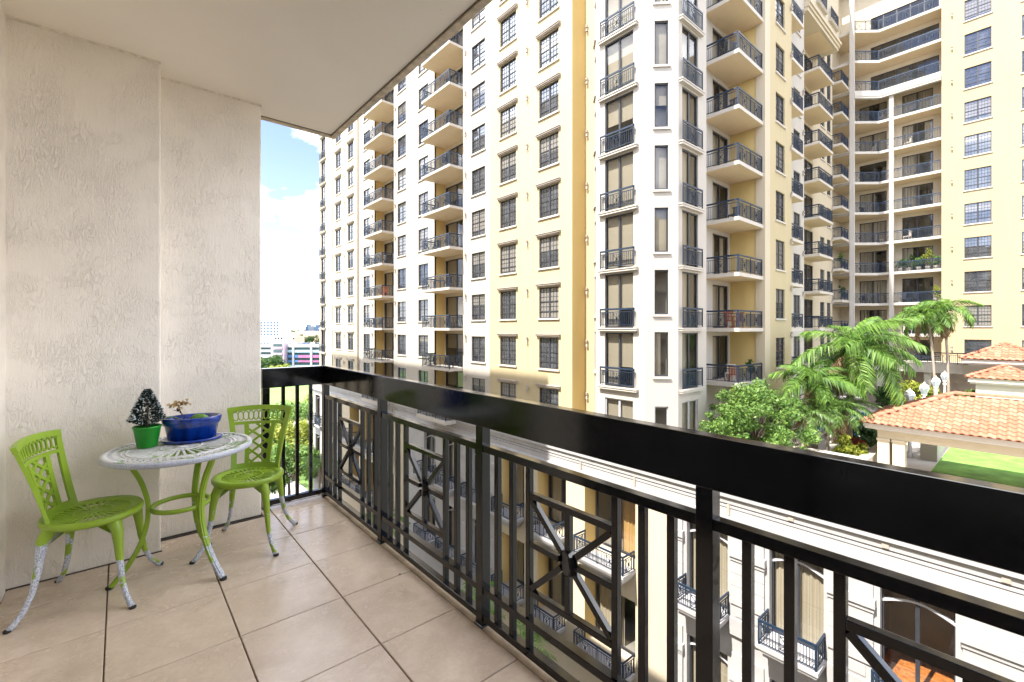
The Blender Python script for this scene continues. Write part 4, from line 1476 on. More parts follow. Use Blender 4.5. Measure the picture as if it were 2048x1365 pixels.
# yellow stretches with deep recesses
for y0, y1, rs in ((25.5, 12.2, logg[:3]), (56.5, 39.8, logg[3:])):
    fr = FX(XP, y0)
    hs = [(y0 - a, y0 - b, zf, zf + 3.75) for a, b in rs for zf in FL]
    wall(pd, fr, y0 - y1, GZ, -6.9, CREAM, hs, reveal=1.0)
    for a, b in rs:
        for zf in FL:
            fd = FX(XP + 1.0, a)
            W = a - b
            glass_door(pd, fd, 0.05, zf, round(W - 0.1, 2), 3.7, 1, 6 if (a < 18 and zf > -12) else rnd.choice((2, 5, 4)), 'french_door')
            # side of the recess
            MB().box(XP + 0.02, XP + 1.0, a - 0.004, a + 0.02, zf, zf + 3.75).build('recess_side', YELLOWSHADE, pd, PL)
            podium_balcony(a + 0.02, b - 0.02, zf, 1.12)
# cornice and parapet, one long moulding
prof = [(0.0, -7.55), (0.10, -7.55), (0.12, -7.32), (0.22, -7.28), (0.24, -7.17), (0.34, -7.13), (0.34, -7.02), (0.30, -6.99), (0.22, -6.98), (0.22, -6.67), (0.15, -6.66), (0.15, -6.63), (0.235, -6.62),
        (0.235, -6.51), (0.15, -6.50), (0.15, -6.45), (0.26, -6.44), (0.26, -6.16), (0.38, -6.13), (0.38, -5.98), (0.30, -5.95), (0.10, -5.90), (0.10, -5.45), (-0.25, -5.45), (-0.25, -7.55)]
MB().extrude(prof, (XP, YA), (XP, 26.7), (-1, 0)).build('cornice', STONE, pd, PL)
MB().extrude(prof, (XP, 26.7), (XP, 12.3), (-1, 0)).build('cornice', STONE, pd, PL)
MB().extrude(prof, (XP, 12.3), (XP, YB), (-1, 0)).build('parapet', STONE, pd, PL)
# drain scuppers and downpipe heads along the cornice
for y in (6.6, 3.6, 0.7):
    MB().box(XP - 0.30, XP - 0.23, y - 0.10, y + 0.10, -6.40, -6.25).build('scupper', TAUPE, pd, PL)
for y in (17.7, 14.0, 9.1, 34, 42.2):
    mb = MB(); mb.box(XP - 0.28, XP - 0.2, y - 0.06, y + 0.06, -6.95, -6.47); mb.build('downpipe_head', TAUPE, pd, PL)
# balconies sitting on the cornice under the tower
for y in (33.0, 45.0):
    balcony(pd, FX(XP, y + 2.3), 0, 4.6, -6.0, 1.35, 0.0, 0.3)
# end walls and deck
em = MB()
em.poly([(XP, YA, GZ), (62, YA, GZ), (62, YA, -5.6), (XP, YA, -5.6)])
em.poly([(XP, YB, GZ), (XP, YB, -5.6), (62, YB, -5.6), (62, YB, GZ)])
em.build('end_wall', CREAM, pd, PL)

# ------------------------------------------------------------------ our own building behind and beside the balcony
ob = thing('home_building', 'cream apartment building that the tiled balcony belongs to', 'building', (-4, 10, GZ))
OL = -Vector(ob.location)
mb = MB()
mb.box(-16, -0.76, -40, 22.5, GZ, 17.0)
mb.build('wall', CREAM, ob, OL)
mb = MB()
mb.box(-18, -0.9, 22.5, 62, GZ, 31.8)  # unseen taller block, height set for the shadow it throws on the tower
mb.build('wall', CREAM, ob, OL)
for k in range(-6, 5):
    z = k * 3.262
    if k not in (0, 1):
        MB().box(-0.76, 1.40, -2.9, 3.97, z - 0.24, z - 0.01).build('balcony', TRIM, ob, OL)
        MB().box(-0.76, 1.30, 3.75, 3.95, z - 3.2, z - 0.25).build('pier', STUCCO, ob, OL) if False else None
    for yc in (-16, -24):
        MB().box(-0.76, 1.0, yc - 2.5, yc + 2.5, z - 0.24, z - 0.01).build('balcony', TRIM, ob, OL)
for k in range(-6, 4):
    z = k * 3.262
    for yc in (8, 12, 17, 22, -7, -11):
        MB().box(-0.775, -0.75, yc - 0.9, yc + 0.9, z + 0.7, z + 2.6).build('window', PANE, ob, OL)
# ------------------------------------------------------------------ courtyard on top of the podium
deck = struct(MB().box(20.95, 63.2, -16, 15.1, DECK - 0.3, DECK).build('courtyard_deck', PAVING))
lawn = struct(MB().box(31.6, 47.0, -12, 3.95, DECK + 0.004, DECK + 0.03).build('courtyard_lawn', LAWN))
WATER, nt, b = new_mat('pool_water')
b.inputs['Base Color'].default_value = (0.01, 0.16, 0.42, 1)
b.inputs['Roughness'].default_value = 0.05
bump(nt, b, noise(nt, coords(nt), 3, 4), 0.2, 0.03)
pool = struct(MB().box(40.5, 52.5, 7.6, 11.6, DECK + 0.004, DECK + 0.06).build('swimming_pool', WATER))
pcm = MB()
for a in ((40.2, 52.8, 7.3, 7.6), (40.2, 52.8, 11.6, 11.9), (40.2, 40.5, 7.6, 11.6), (52.5, 52.8, 7.6, 11.6)):
    pcm.box(*a, DECK, DECK + 0.12)
pcm.build('pool_coping', TRIM, pool)

def s_tile(w, l, th=0.018, amp=0.055):
    """curved clay tile: x across, y up the slope"""
    mb = MB()
    n = 8
    top, bot = [], []
    for k in range(n + 1):
        t = k / n
        x = w * (t - 0.5) * 1.06
        zc = amp * (math.sin(math.pi * min(1, t / 0.62)) if t < 0.62 else -0.35 * math.sin(math.pi * (t - 0.62) / 0.38))
        top.append((x, zc)); bot.append((x, zc - th))
    for k in range(n):
        (x0, z0), (x1, z1) = top[k], top[k + 1]
        mb.poly([(x0, 0, z0 + .022), (x1, 0, z1 + .022), (x1, l, z1), (x0, l, z0)], True)
        mb.poly([(x0, 0, z0 - th), (x1, 0, z1 - th), (x1, 0, z1 + .022), (x0, 0, z0 + .022)])
    return mb.mesh('roof_tile')
TILE_W, TILE_L = 0.30, 0.38
def tile_slope(roof, a, b, up, rise, inset0, inset1, tw_=TILE_W, tl_=TILE_L, limit=None):
    """lay tiles on a slope: eave from a to b (3D), 'up' = plan vector to the ridge, hips inset linearly on both ends"""
    a, b = Vector(a), Vector(b)
    e = (b - a); L = e.length; e.normalize()
    run = Vector(up).length
    upd = (Vector(up) + Vector((0, 0, rise)))
    SL = upd.length; upd.normalize()
    nrm = e.cross(upd).normalized()
    if nrm.z < 0: nrm = -nrm
    rows = int(SL / (tl_ * 0.84)) + 1
    me = shared(('rt', tw_, tl_), lambda: s_tile(tw_, tl_))
    m = Matrix((e, upd, nrm)).transposed()
    if m.determinant() < 0:
        m = Matrix((-e, upd, nrm)).transposed()
    tilt = Matrix.Rotation(R(-1.2), 3, 'X')
    rot = (m @ tilt).to_euler()
    cnt = 0
    for r in range(rows):
        t = r * tl_ * 0.84
        if t > SL - tl_ * 0.5: break
        f = (t + 0.1) / SL
        s0, s1 = inset0 * f, L - inset1 * f
        x = math.floor(s0 / tw_) * tw_ + tw_ / 2
        while x < s1:
            if x > s0 - 0.05 and x < s1 + 0.05:
                p = a + e * x + upd * t + nrm * 0.02
                o = put(me, 'roof_tile', TERRA, roof, p - Vector(roof.parent.location))
                o.rotation_euler = rot
                cnt += 1
            x += tw_
    return cnt
def ridge_caps(roof, p, q, n):
    p, q = Vector(p), Vector(q)
    for k in range(n):
        a, b = p.lerp(q, k / n), p.lerp(q, (k + 1.15) / n)
        d = (b - a).normalized()
        s = d.cross(Vector((0, 0, 1))).normalized()
        u = s.cross(d)
        mb = MB()
        ring = lambda c, r: [c + s * (r * math.cos(t)) + u * (r * math.sin(t)) for t in [math.pi * j / 7 for j in range(8)]]
        A, B = ring(a + u * 0.03, 0.15), ring(b + u * 0.015, 0.125)
        for j in range(7):
            mb.poly([A[j], A[j + 1], B[j + 1], B[j]], True)
        mb.poly(A)
        mb.build('ridge_tile', TERRA, roof, -Vector(roof.parent.location))

# ---- the large pavilion
EX, EY, EZ = 30.4, 6.4, DECK + 2.80
RX, RYa, RYb, RZ = 33.4, 3.0, -6.0, DECK + 4.35
pv = thing('garden_pavilion', 'open pavilion with orange barrel-tile hip roof and square columns beside the lawn', 'pavilion', (33.4, 0, DECK))
PV = -Vector(pv.location)
EX2 = 35.3
YE = -9.4
rb = MB()
rb.poly([(EX, EY, EZ), (EX, YE, EZ), (RX, RYb, RZ), (RX, RYa, RZ)])
rb.poly([(EX, EY, EZ), (RX, RYa, RZ), (EX2, EY, EZ)])
rb.poly([(EX2, EY, EZ), (RX, RYa, RZ), (RX, RYb, RZ), (EX2, YE, EZ)])
rb.poly([(EX2, YE, EZ), (RX, RYb, RZ), (EX, YE, EZ)])
rb.poly([(EX, EY, EZ), (EX2, EY, EZ), (EX2, YE, EZ), (EX, YE, EZ)])
roof = rb.build('roof', TERRA, pv, PV)
roof_local = roof
class _R: pass
def make_tiles(rf, th, *args, **kw):
    tile_slope(rf, *args, **kw)
roof.location = (0, 0, 0)
roof.data.transform(Matrix.Translation(PV))
tile_slope(roof, (EX - .08, EY + .05, EZ + .02), (EX - .08, -1.3, EZ + .02), (RX - EX, 0, 0), RZ - EZ, EY - RYa, 0)
tile_slope(roof, (EX2, EY + .08, EZ + .02), (EX, EY + .08, EZ + .02), (0, RYa - EY, 0), RZ - EZ, EX2 - RX, RX - EX)
ridge_caps(roof, (EX, EY, EZ + .06), (RX, RYa, RZ + .05), 11)
ridge_caps(roof, (EX2, EY, EZ + .06), (RX, RYa, RZ + .05), 11)
ridge_caps(roof, (RX, RYa, RZ + .05), (RX, -4, RZ + .05), 14)
fm = MB()
def ring_band(mb, x0, x1, y0, y1, t, z0, z1):
    mb.box(x0, x0 + t, y0, y1, z0, z1); mb.box(x1 - t, x1, y0, y1, z0, z1)
    mb.box(x0 + t, x1 - t, y0, y0 + t, z0, z1); mb.box(x0 + t, x1 - t, y1 - t, y1, z0, z1)
ring_band(fm, EX + .10, EX2 - .10, YE + .10, EY - .10, 0.2, EZ - 0.18, EZ - 0.005)
ring_band(fm, EX + .16, EX2 - .16, YE + .16, EY - .16, 0.3, EZ - 0.30, EZ - 0.18)
fm.build('fascia', TRIM, pv, PV)
fm = MB()
ring_band(fm, EX + .55, EX2 - .55, YE + .55, EY - .55, 0.5, EZ - 0.42, EZ - 0.30)
ring_band(fm, EX + .62, EX2 - .62, YE + .62, EY - .62, 0.45, EZ - 0.80, EZ - 0.42)
fm.build('frieze', CREAM, pv, PV)
for x in (EX + .62, EX2 - 1.12):
    for y in (5.28, 4.65, -0.75, -4.8, -8.8):
        if y == 4.65 and x > 32: continue
        mb = MB()
        mb.box(x, x + .5, y, y + .5, DECK + .3, EZ - 0.80)
        mb.box(x - .06, x + .56, y - .06, y + .56, DECK, DECK + .3)
        mb.box(x - .04, x + .54, y - .04, y + .54, EZ - 0.95, EZ - 0.82)
        mb.build('column', CREAM, pv, PV)
mb = MB().tube([(EX + 1.9, 0.35, EZ + 1.0), (EX + 1.9, 0.35, EZ + 1.28)], 0.05, 8); mb.build('vent_pipe', FRAMEW, pv, PV)

# ---- two smaller tiled roofs by the wing
def small_pavilion(label, cx, cy, hw, ez, rise, zb, wallm):
    p = thing('tiled_pavilion', label, 'pavilion', (cx, cy, zb), 0, 'small tiled pavilions at the wing')
    L = -Vector(p.location)
    mb = MB()
    c = [(cx - hw, cy + hw), (cx - hw, cy - hw), (cx + hw, cy - hw), (cx + hw, cy + hw)]
    for k in range(4):
        a, b = c[k], c[(k + 1) % 4]
        mb.poly([(*a, ez), (*b, ez), (cx, cy, ez + rise)])
    mb.poly([(*q, ez) for q in reversed(c)])
    mb.v = [tuple(Vector(v) + L) for v in mb.v]
    rf = mb.build('roof', TERRA, p)
    tile_slope(rf, (cx - hw - .05, cy + hw, ez + .02), (cx - hw - .05, cy - hw, ez + .02), (hw, 0, 0), rise, hw, hw, 0.40, 0.5)
    tile_slope(rf, (cx + hw, cy + hw + .05, ez + .02), (cx - hw, cy + hw + .05, ez + .02), (0, -hw, 0), rise, hw, hw, 0.40, 0.5)
    ridge_caps(rf, (cx - hw, cy + hw, ez + .05), (cx, cy, ez + rise + .04), 9)
    ridge_caps(rf, (cx - hw, cy - hw, ez + .05), (cx, cy, ez + rise + .04), 9)
    mb = MB()
    mb.box(cx - hw + .1, cx + hw - .1, cy - hw + .1, cy + hw - .1, ez - .32, ez - .01)
    mb.box(cx - hw + .2, cx + hw - .2, cy - hw + .2, cy + hw - .2, ez - .45, ez - .32)
    mb.build('fascia', TRIM, p, L)
    MB().box(cx - hw + .5, cx + hw - .5, cy - hw + .5, cy + hw - .5, zb, ez - .45).build('wall', wallm, p, L)
    MB().box(cx - hw + .42, cx - hw + .5, cy - .5, cy + .1, zb + .2, ez - 1.2).build('door', TAUPE, p, L)
small_pavilion('square white pavilion with orange tile roof, the higher roof against the wing', 57.6, 2.0, 2.6, -1.25, 1.3, -1.9, WHITE)
small_pavilion('square white pavilion with orange tile roof, the lower roof near the lamps', 52.4, 1.87, 2.0, -2.5, 0.9, DECK, WHITE)

# ---- terrace along the foot of the wing
tr_ = thing('wing_terrace', 'white raised terrace with dark railing at the foot of the wing', 'terrace', (59, 5, DECK))
TL = -Vector(tr_.location)
MB().box(57.2, 61.45, -15, 12.6, -2.75, -1.9).build('slab', TRIM, tr_, TL)
for y in (10.5, 7.0, 3.4, -3.5, -9):
    MB().box(57.5, 58.0, y - .25, y + .25, DECK, -2.75).build('column', TRIM, tr_, TL)
MB().box(60.5, 61.4, -15, 12.6, DECK, -2.75).build('back_wall', TAUPE, tr_, TL)
put(railing_mesh([(57.35 - 59, 12.4 - 5), (57.35 - 59, -4 - 5)], 1.05), 'railing', FRAME, tr_, (0, 0, -1.9 - DECK))

# ---- planter walls and low garden walls
def garden_wall(label, boxes, m=TRIM):
    t = thing('planter_wall', label, 'wall', (boxes[0][0], boxes[0][2], DECK))
    for i, (x0, x1, y0, y1, hgt) in enumerate(boxes):
        MB().box(x0, x1, y0, y1, DECK, DECK + hgt).build('wall', m, t, -Vector(t.location))
        MB().box(x0 - .06, x1 + .06, y0 - .06, y1 + .06, DECK + hgt, DECK + hgt + .1).build('coping', TRIM, t, -Vector(t.location))
garden_wall('low cream planter wall in front of the palms and crotons', [(29.6, 30.0, 6.0, 9.6, 0.9), (30.0, 35.0, 9.2, 9.6, 0.9), (30.06, 36.0, 6.0, 6.35, 0.9)])
garden_wall('low cream wall running in front of the leafy tree', [(25.2, 25.6, 8.0, 11.3, 0.8), (25.66, 29.0, 8.0, 8.3, 0.8)])
garden_wall('white garden wall block at the lawn edge behind the columns', [(37.0, 41.5, 4.1, 4.6, 1.0), (36.4, 36.94, 4.0, 4.75, 1.15)], TRIM)

# ---- lamp posts
def lamp_post(x, y, label):
    t = thing('lamp_post', label, 'lamp post', (x, y, DECK), 0, 'white lamp posts in the courtyard')
    MB().lathe([(0.16, 0), (0.16, .25), (0.10, .35), (0.085, 3.0), (0.13, 3.05), (0.13, 3.15), (0.07, 3.22), (0.07, 3.3)], 14).build('post', LAMPWHITE, t)
    MB().lathe([(0.10, 3.3), (0.15, 3.33), (0.15, 3.38)], 6, smooth=False).build('collar', LAMPWHITE, t)
    MB().lathe([(0.13, 3.38), (0.27, 3.80), (0.20, 3.98)], 6, smooth=False).build('lantern', LAMPGLASS, t)
    mb = MB()
    for k in range(6):
        a = 2 * math.pi * k / 6
        c, s = math.cos(a), math.sin(a)
        mb.tube([(0.135 * c, 0.135 * s, 3.38), (0.278 * c, 0.278 * s, 3.80), (0.205 * c, 0.205 * s, 3.98)], 0.014, 5)
    mb.build('lantern_frame', LAMPWHITE, t)
    MB().lathe([(0.22, 3.96), (0.22, 3.99), (0.10, 4.08), (0.05, 4.12), (0.03, 4.2), (0.001, 4.24)], 12).build('cap', LAMPWHITE, t)
    MB().lathe([(0.03, 3.4), (0.05, 3.5), (0.05, 3.65), (0.001, 3.72)], 8).build('bulb', LAMPWHITE, t)
for x, y, l in ((36.6, 5.25, 'white lamp post mostly hidden behind the large tiled pavilion roof'), (41.5, 5.2, 'white lantern lamp post just above the large pavilion roof ridge'), (47.5, 5.28, 'white lantern lamp post, middle of the row toward the wing'), (53.5, 5.4, 'white lantern lamp post below the twin slim palms')):
    lamp_post(x, y, l)
# ------------------------------------------------------------------ plants
rs = np.random.RandomState(11)
def leaf_cloud(n, centers, radii, size, mat, name, squash=0.75, flat=0.4, aspect=0.45):
    """n leaf quads scattered through clumps"""
    centers = np.asarray(centers, float); radii = np.asarray(radii, float)
    w = radii ** 2; w /= w.sum()
    idx = rs.choice(len(centers), n, p=w)
    d = rs.normal(size=(n, 3)); d /= np.linalg.norm(d, axis=1)[:, None]
    r = rs.rand(n) ** (1 / 2.2)
    p = centers[idx] + d * (r * radii[idx])[:, None] * np.array([1, 1, squash])
    nrm = d * 0.6 + rs.normal(size=(n, 3)) * 0.6 + np.array([0, 0, flat])
    nrm /= np.linalg.norm(nrm, axis=1)[:, None]
    t = np.cross(nrm, rs.normal(size=(n, 3))); t /= np.linalg.norm(t, axis=1)[:, None]
    b = np.cross(nrm, t)
    s = size * (0.6 + 0.8 * rs.rand(n))[:, None]
    v = np.empty((n, 4, 3))
    v[:, 0] = p - t * s; v[:, 1] = p + b * s * aspect - nrm * s * .12; v[:, 2] = p + t * s; v[:, 3] = p - b * s * aspect - nrm * s * .12
    return fast_mesh(name, v.reshape(-1, 3), np.arange(n * 4).reshape(-1, 4), mat)

def clumps(n, rx, ry, rz, cz, rmin, rmax, lowflat=0.6, qm=0.95):
    cs, rr = [], []
    for k in range(n):
        a = rnd.uniform(0, 6.283); e = rnd.uniform(-lowflat, 1.0)
        q = rnd.uniform(0.45, qm)
        c = math.sqrt(max(0, 1 - e * e))
        cs.append((rx * q * c * math.cos(a), ry * q * c * math.sin(a), cz + rz * q * e)); rr.append(rnd.uniform(rmin, rmax))
    return cs, rr

def broadleaf(name, label, x, y, z, hgt, rx, ry, rz, n, size, mat, group=None, nclump=34, bark=BARK, cl=(0.2, 0.38), low=0.6):
    t = thing(name, label, 'tree', (x, y, z), 0, group)
    cz = hgt - rz
    cs, rr = clumps(nclump, rx, ry, rz, cz, cl[0] * rx, cl[1] * rx, low, 0.95 if low < .9 else 1.15)
    mb = MB()
    mb.tube([(0, 0, -0.05), (0.05, 0.02, cz * 0.35), (-0.05, 0.08, cz * 0.7)], [0.028 * hgt, 0.021 * hgt, 0.014 * hgt], 9)
    for c in cs[::2]:
        m = Vector(c) * 0.5 + Vector((-0.02, 0.05, cz * 0.38))
        mb.tube([(-0.05, 0.08, cz * 0.66), m, c], [0.010 * hgt, 0.006 * hgt, 0.002 * hgt], 5, False)
    mb.build('trunk', bark, t)
    put(leaf_cloud(n, cs, rr, size, mat, 'crown'), 'crown', mat, t)
    return t

def frond_mesh(L, droop, n, leaflet, width, lift=0.35, fold=0.5, mat=None, sag=0.6):
    """pinnate palm frond along +x, starting at the origin"""
    vv, ff = [], []
    pts = []
    for k in range(n + 1):
        t = k / n
        x = L * (t - 0.12 * droop * t * t)
        z = L * (lift * t - (lift + droop) * 0.62 * t ** 2.1)
        pts.append(Vector((x, 0, z)))
    for k in range(n):
        i = len(vv)
        w0, w1 = 0.035 * (1 - k / n) + 0.006, 0.035 * (1 - (k + 1) / n) + 0.006
        a, b = pts[k], pts[k + 1]
        vv += [a + Vector((0, w0, 0)), a - Vector((0, w0, 0)), b - Vector((0, w1, 0)), b + Vector((0, w1, 0))]
        ff.append((i, i + 1, i + 2, i + 3))
    for k in range(2, n + 1):
        t = k / n
        d = (pts[k] - pts[k - 1]).normalized()
        ll = leaflet * (math.sin(math.pi * (0.10 + 0.82 * t)) ** 0.7) * rnd.uniform(0.85, 1.1)
        for s in (-1, 1):
            out = (Vector((0, s, 0)) * 0.86 + d * (0.35 + 0.5 * t) + Vector((0, 0, fold * (0.4 - 0.8 * t) + rnd.uniform(-.15, .15)))).normalized()
            mid = pts[k] + out * ll * 0.55
            tip = pts[k] + out * ll + Vector((rnd.uniform(-.04, .04), rnd.uniform(-.04, .04), -ll * sag * rnd.uniform(0.5, 1.2)))
            sd = out.cross(Vector((0, 0, 1))).normalized() * width * 0.5
            sd = (sd + Vector((0, 0, rnd.uniform(-.3, .3) * width))) 
            i = len(vv)
            vv += [pts[k] - sd * .5, pts[k] + sd * .5, mid + sd, mid - sd]
            vv += [mid - sd, mid + sd, tip + sd * .12, tip - sd * .12]
            ff += [(i, i + 1, i + 2, i + 3), (i + 4, i + 5, i + 6, i + 7)]
    return fast_mesh('frond', [tuple(v) for v in vv], ff, mat)

def palm(name, label, x, y, z, hgt, L, nf, mat, trunk_r=0.14, lean=(0.3, 0.2), group=None, droop=0.5, leaflet=0.8, width=0.07, lift=0.55, up=1.25, lowest=-0.35, key='a', wind=(0, 0), n=30, sag=0.6, crownshaft=False, dry=3):
    t = thing(name, label, 'palm tree', (x, y, z), 0, group)
    top = Vector((lean[0], lean[1], hgt))
    mb = MB()
    pts = []
    m = 14
    for k in range(m + 1):
        u = k / m
        pts.append((lean[0] * u * u, lean[1] * u * u, -0.05 + (hgt + .05) * u))
    rad = [trunk_r * (1.35 - 0.5 * min(1, k / m * 2.5)) * (1 + 0.05 * (k % 2)) for k in range(m + 1)]
    mb.tube(pts, rad, 10)
    mb.build('trunk', PBARK, t)
    if crownshaft:
        MB().tube([top - Vector((0, 0, .1)), top + Vector((0, 0, .5))], [trunk_r * 1.1, trunk_r * .5], 10).build('crownshaft', SUCC, t)
    variants = [shared(('frond', key, q), lambda q=q: frond_mesh(L * (0.9 + .1 * q), droop * (0.75 + 0.25 * q), n, leaflet, width, lift, mat=mat, sag=sag)) for q in range(3)]
    for k in range(nf):
        az = k * 2.39996 + rnd.uniform(-.2, .2)
        u = (k + 0.5) / nf
        el = up + (lowest - up) * u ** 0.9 + rnd.uniform(-.1, .1)
        o = put(variants[k % 3], 'frond', mat, t, top)
        dx, dy = math.cos(az) + wind[0], math.sin(az) + wind[1]
        o.rotation_euler = (rnd.uniform(-.35, .35), -el + 0.35, math.atan2(dy, dx))
        sc = rnd.uniform(0.85, 1.08) * (0.8 if u < .2 else 1)
        o.scale = (sc, sc, sc)
    if dry:
        dm_ = shared(('dry', key), lambda: frond_mesh(L * 0.8, droop * 1.3, n, leaflet * .7, width * .8, 0.1, mat=DRYFROND, sag=1.0))
        for k in range(dry):
            o = put(dm_, 'dry_frond', DRYFROND, t, top - Vector((0, 0, .1)))
            o.rotation_euler = (rnd.uniform(-.4, .4), rnd.uniform(0.55, 0.95), rnd.uniform(0, 6.28))
    return t

broadleaf('leafy_tree', 'bright green leafy tree below the tower bay balconies', 25.9, 9.9, DECK, 4.6, 3.1, 2.1, 1.9, 28000, 0.08, LEAF, nclump=150, cl=(0.06, 0.20), low=0.95)
palm('coconut_palm', 'large coconut palm with long windswept fronds, tallest in the planting', 33.4, 7.6, DECK, 6.6, 3.7, 22, PALM, 0.17, (-0.4, -0.3), None, 0.55, 0.95, 0.075, 0.5, 1.35, -0.45, 'coco', (0.15, -0.45), 44, 0.75)
palm('coconut_palm', 'coconut palm with arching fronds beside the leafy tree, behind the fan of small palms', 31.4, 8.8, DECK, 4.7, 2.8, 16, PALM, 0.15, (-0.2, 0.2), None, 0.6, 0.8, 0.07, 0.5, 1.3, -0.3, 'coco2', (0.1, -0.3), 40, 0.75)
for x, y, h_, l in ((29.9, 9.0, 2.9, 'short feathery palm on a bare grey trunk next to the leafy tree'), (30.7, 8.0, 3.1, 'short feathery palm in the planter, fullest crown'), (31.3, 7.4, 3.2, 'short feathery palm in the planter beside the pavilion eave')):
    palm('feather_palm', l, x, y, DECK, h_, 1.9, 17, PALMD, 0.10, (0.1, -0.1), 'short feathery palms in the planter', 0.75, 0.50, 0.045, 0.5, 1.25, -0.1, 'feath', (0, 0), 28, 0.5)
for x, y, h_, l, ln in ((54.6, 6.1, 9.0, 'slim twin palm with ringed trunk, standing further from the pavilions', (-0.1, 0.5)), (55.2, 5.3, 9.5, 'slim twin palm with ringed trunk, standing closer to the pavilions', (-0.1, 0.3))):
    palm('slim_palm', l, x, y, DECK, h_, 2.7, 13, PALM, 0.11, ln, 'slim twin palms', 0.75, 0.85, 0.10, 0.6, 1.15, -0.3, 'slim', (0, 0), 24, 0.7, True)

def shrub(label, x, y, z, rx, ry, hgt, n, size, mat, name='shrub', group=None):
    t = thing(name, label, 'shrub', (x, y, z), 0, group)
    cs, rr = clumps(12, rx * .8, ry * .8, hgt * .5, hgt * .52, 0.25 * rx, 0.42 * rx, 0.9)
    put(leaf_cloud(n, cs, rr, size, mat, 'foliage', 0.8, 0.5, 0.35), 'foliage', mat, t)
    mb = MB()
    for c in cs[::2]:
        mb.tube([(c[0] * .15, c[1] * .15, 0), (c[0] * .6, c[1] * .6, c[2] * .6), c], [0.025, 0.015, 0.006], 5, False)
    mb.build('stem', BARK, t)
shrub('yellow green croton bush inside the planter wall', 31.0, 7.0, DECK + .6, 1.0, 1.0, 1.3, 1500, 0.11, LEAFY, 'croton_bush')
shrub('dark red cordyline among the yellow crotons', 31.9, 6.9, DECK + .6, 0.5, 0.5, 1.1, 420, 0.15, LEAFR, 'cordyline')
shrub('yellow green bush at the low wall below the leafy tree', 28.6, 9.2, DECK, 1.2, 1.0, 1.3, 1400, 0.11, LEAFY, 'croton_bush')
shrub('green hedge bush beside the swimming pool', 37.5, 9.4, DECK, 1.6, 1.2, 1.5, 1600, 0.12, LEAF)
shrub('dark hedge bush at the pool corner near the pavilion', 38.8, 7.2, DECK, 1.2, 1.2, 1.4, 1200, 0.12, LEAFD)
shrub('yellow green bush behind the lamp posts by the white terrace', 54.8, 7.4, DECK, 2.2, 1.8, 3.2, 2600, 0.16, LEAFY)
shrub('green bush behind the lamp posts by the lower pavilion', 54.5, 4.2, DECK, 1.6, 1.5, 3.0, 2200, 0.16, LEAF)
shrub('dark bush under the slim twin palms', 56.0, 9.6, DECK, 1.8, 1.6, 2.8, 2000, 0.16, LEAFD)
shrub('dark green bush under the coconut palm', 36.5, 7.6, DECK, 1.4, 1.2, 2.2, 1800, 0.13, LEAFD)

# plants standing on balconies of the wing and the tower
def pot_plant(label, x, y, z, h_, r, mat, n=320, size=0.10):
    t = thing('balcony_plant', label, 'potted plant', (x, y, z))
    MB().lathe([(0.14, 0), (0.20, .32), (0.21, .36), (0.18, .36), (0.17, .30), (0.0001, .30)], 12).build('pot', TRIM, t)
    cs = [(rnd.uniform(-.5, .5) * r, rnd.uniform(-.5, .5) * r, .35 + (h_ - .35) * q) for q in (.25, .5, .7, .9)]
    put(leaf_cloud(n, cs, [r * .6, r * .7, r * .6, r * .4], size, mat, 'foliage', 1.0, 0.3, 0.3), 'foliage', mat, t)
ZW = ZR + S * 2
for y, h_, m, l in ((9.7, 1.3, LEAFD, 'leafy pot plant at the column end of the planted wing balcony'), (9.0, 1.7, LEAFD, 'dark bushy pot plant on the planted wing balcony'), (8.2, 1.4, LEAF, 'light green pot plant in the middle of the planted wing balcony'), (7.5, 2.2, LEAFY, 'tall yellow green pot plant on the planted wing balcony'), (6.9, 1.4, LEAF, 'pot plant at the wall end of the planted wing balcony')):
    pot_plant(l, 61.95, y, ZW, h_, 0.5, m)
pot_plant('round pot plant on the wing balcony beneath the planted balcony', 61.95, 6.9, ZW - S, 1.6, 0.45, LEAFY)
pot_plant('feathery pot plant on a small corner balcony beside the wing', 58.3, 13.9, Z0 - 0.3 + S * 2, 1.9, 0.45, LEAF)
pot_plant('wispy pot plant on a small corner balcony one floor lower', 58.3, 13.9, Z0 - 0.3 + S, 1.6, 0.4, LEAFD)
pot_plant('spiky pot plant on the lowest square tower balcony', 29.6, 11.8, Z0 - S, 1.3, 0.3, LEAFD)
WOODR = plain('red_wood', (0.28, 0.07, 0.03), 0.6, 0.25, 8)
CUSH = plain('cushion', (0.62, 0.55, 0.47), 0.9, 0.1)
def small_chair(label, x, y, z, rz, mat):
    t = thing('balcony_chair', label, 'chair', (x, y, z), rz)
    MB().box(-.25, .25, -.25, .25, .40, .45).build('seat', mat, t)
    mb = MB()
    for k in range(5): mb.box(-.25, -.22, -.23 + k * .1, -.17 + k * .1, .45, .95)
    mb.box(-.26, -.21, -.27, .27, .90, .98)
    mb.build('backrest', mat, t)
    for a in (-.22, .22):
        for b in (-.22, .22):
            MB().box(a - .025, a + .025, b - .025, b + .025, 0, .40).build('leg', mat, t)
def small_table(label, x, y, z, mat):
    t = thing('balcony_table', label, 'table', (x, y, z))
    MB().lathe([(.38, .68), (.38, .72)], 16).build('table_top', mat, t)
    MB().lathe([(.22, 0), (.2, .04), (.04, .08), (.04, .68)], 10).build('pedestal', mat, t)
small_chair('red wooden chair on a square tower balcony, back to the railing', 27.9, 12.3, Z0, R(10), WOODR)
small_chair('red wooden chair on a square tower balcony, beside the yellow wall', 29.3, 12.4, Z0, R(170), WOODR)
small_table('round red wooden table between chairs on a square tower balcony', 28.6, 12.4, Z0, WOODR)
small_chair('red wooden chair on the lowest square tower balcony', 28.2, 12.2, Z0 - S, R(20), WOODR)
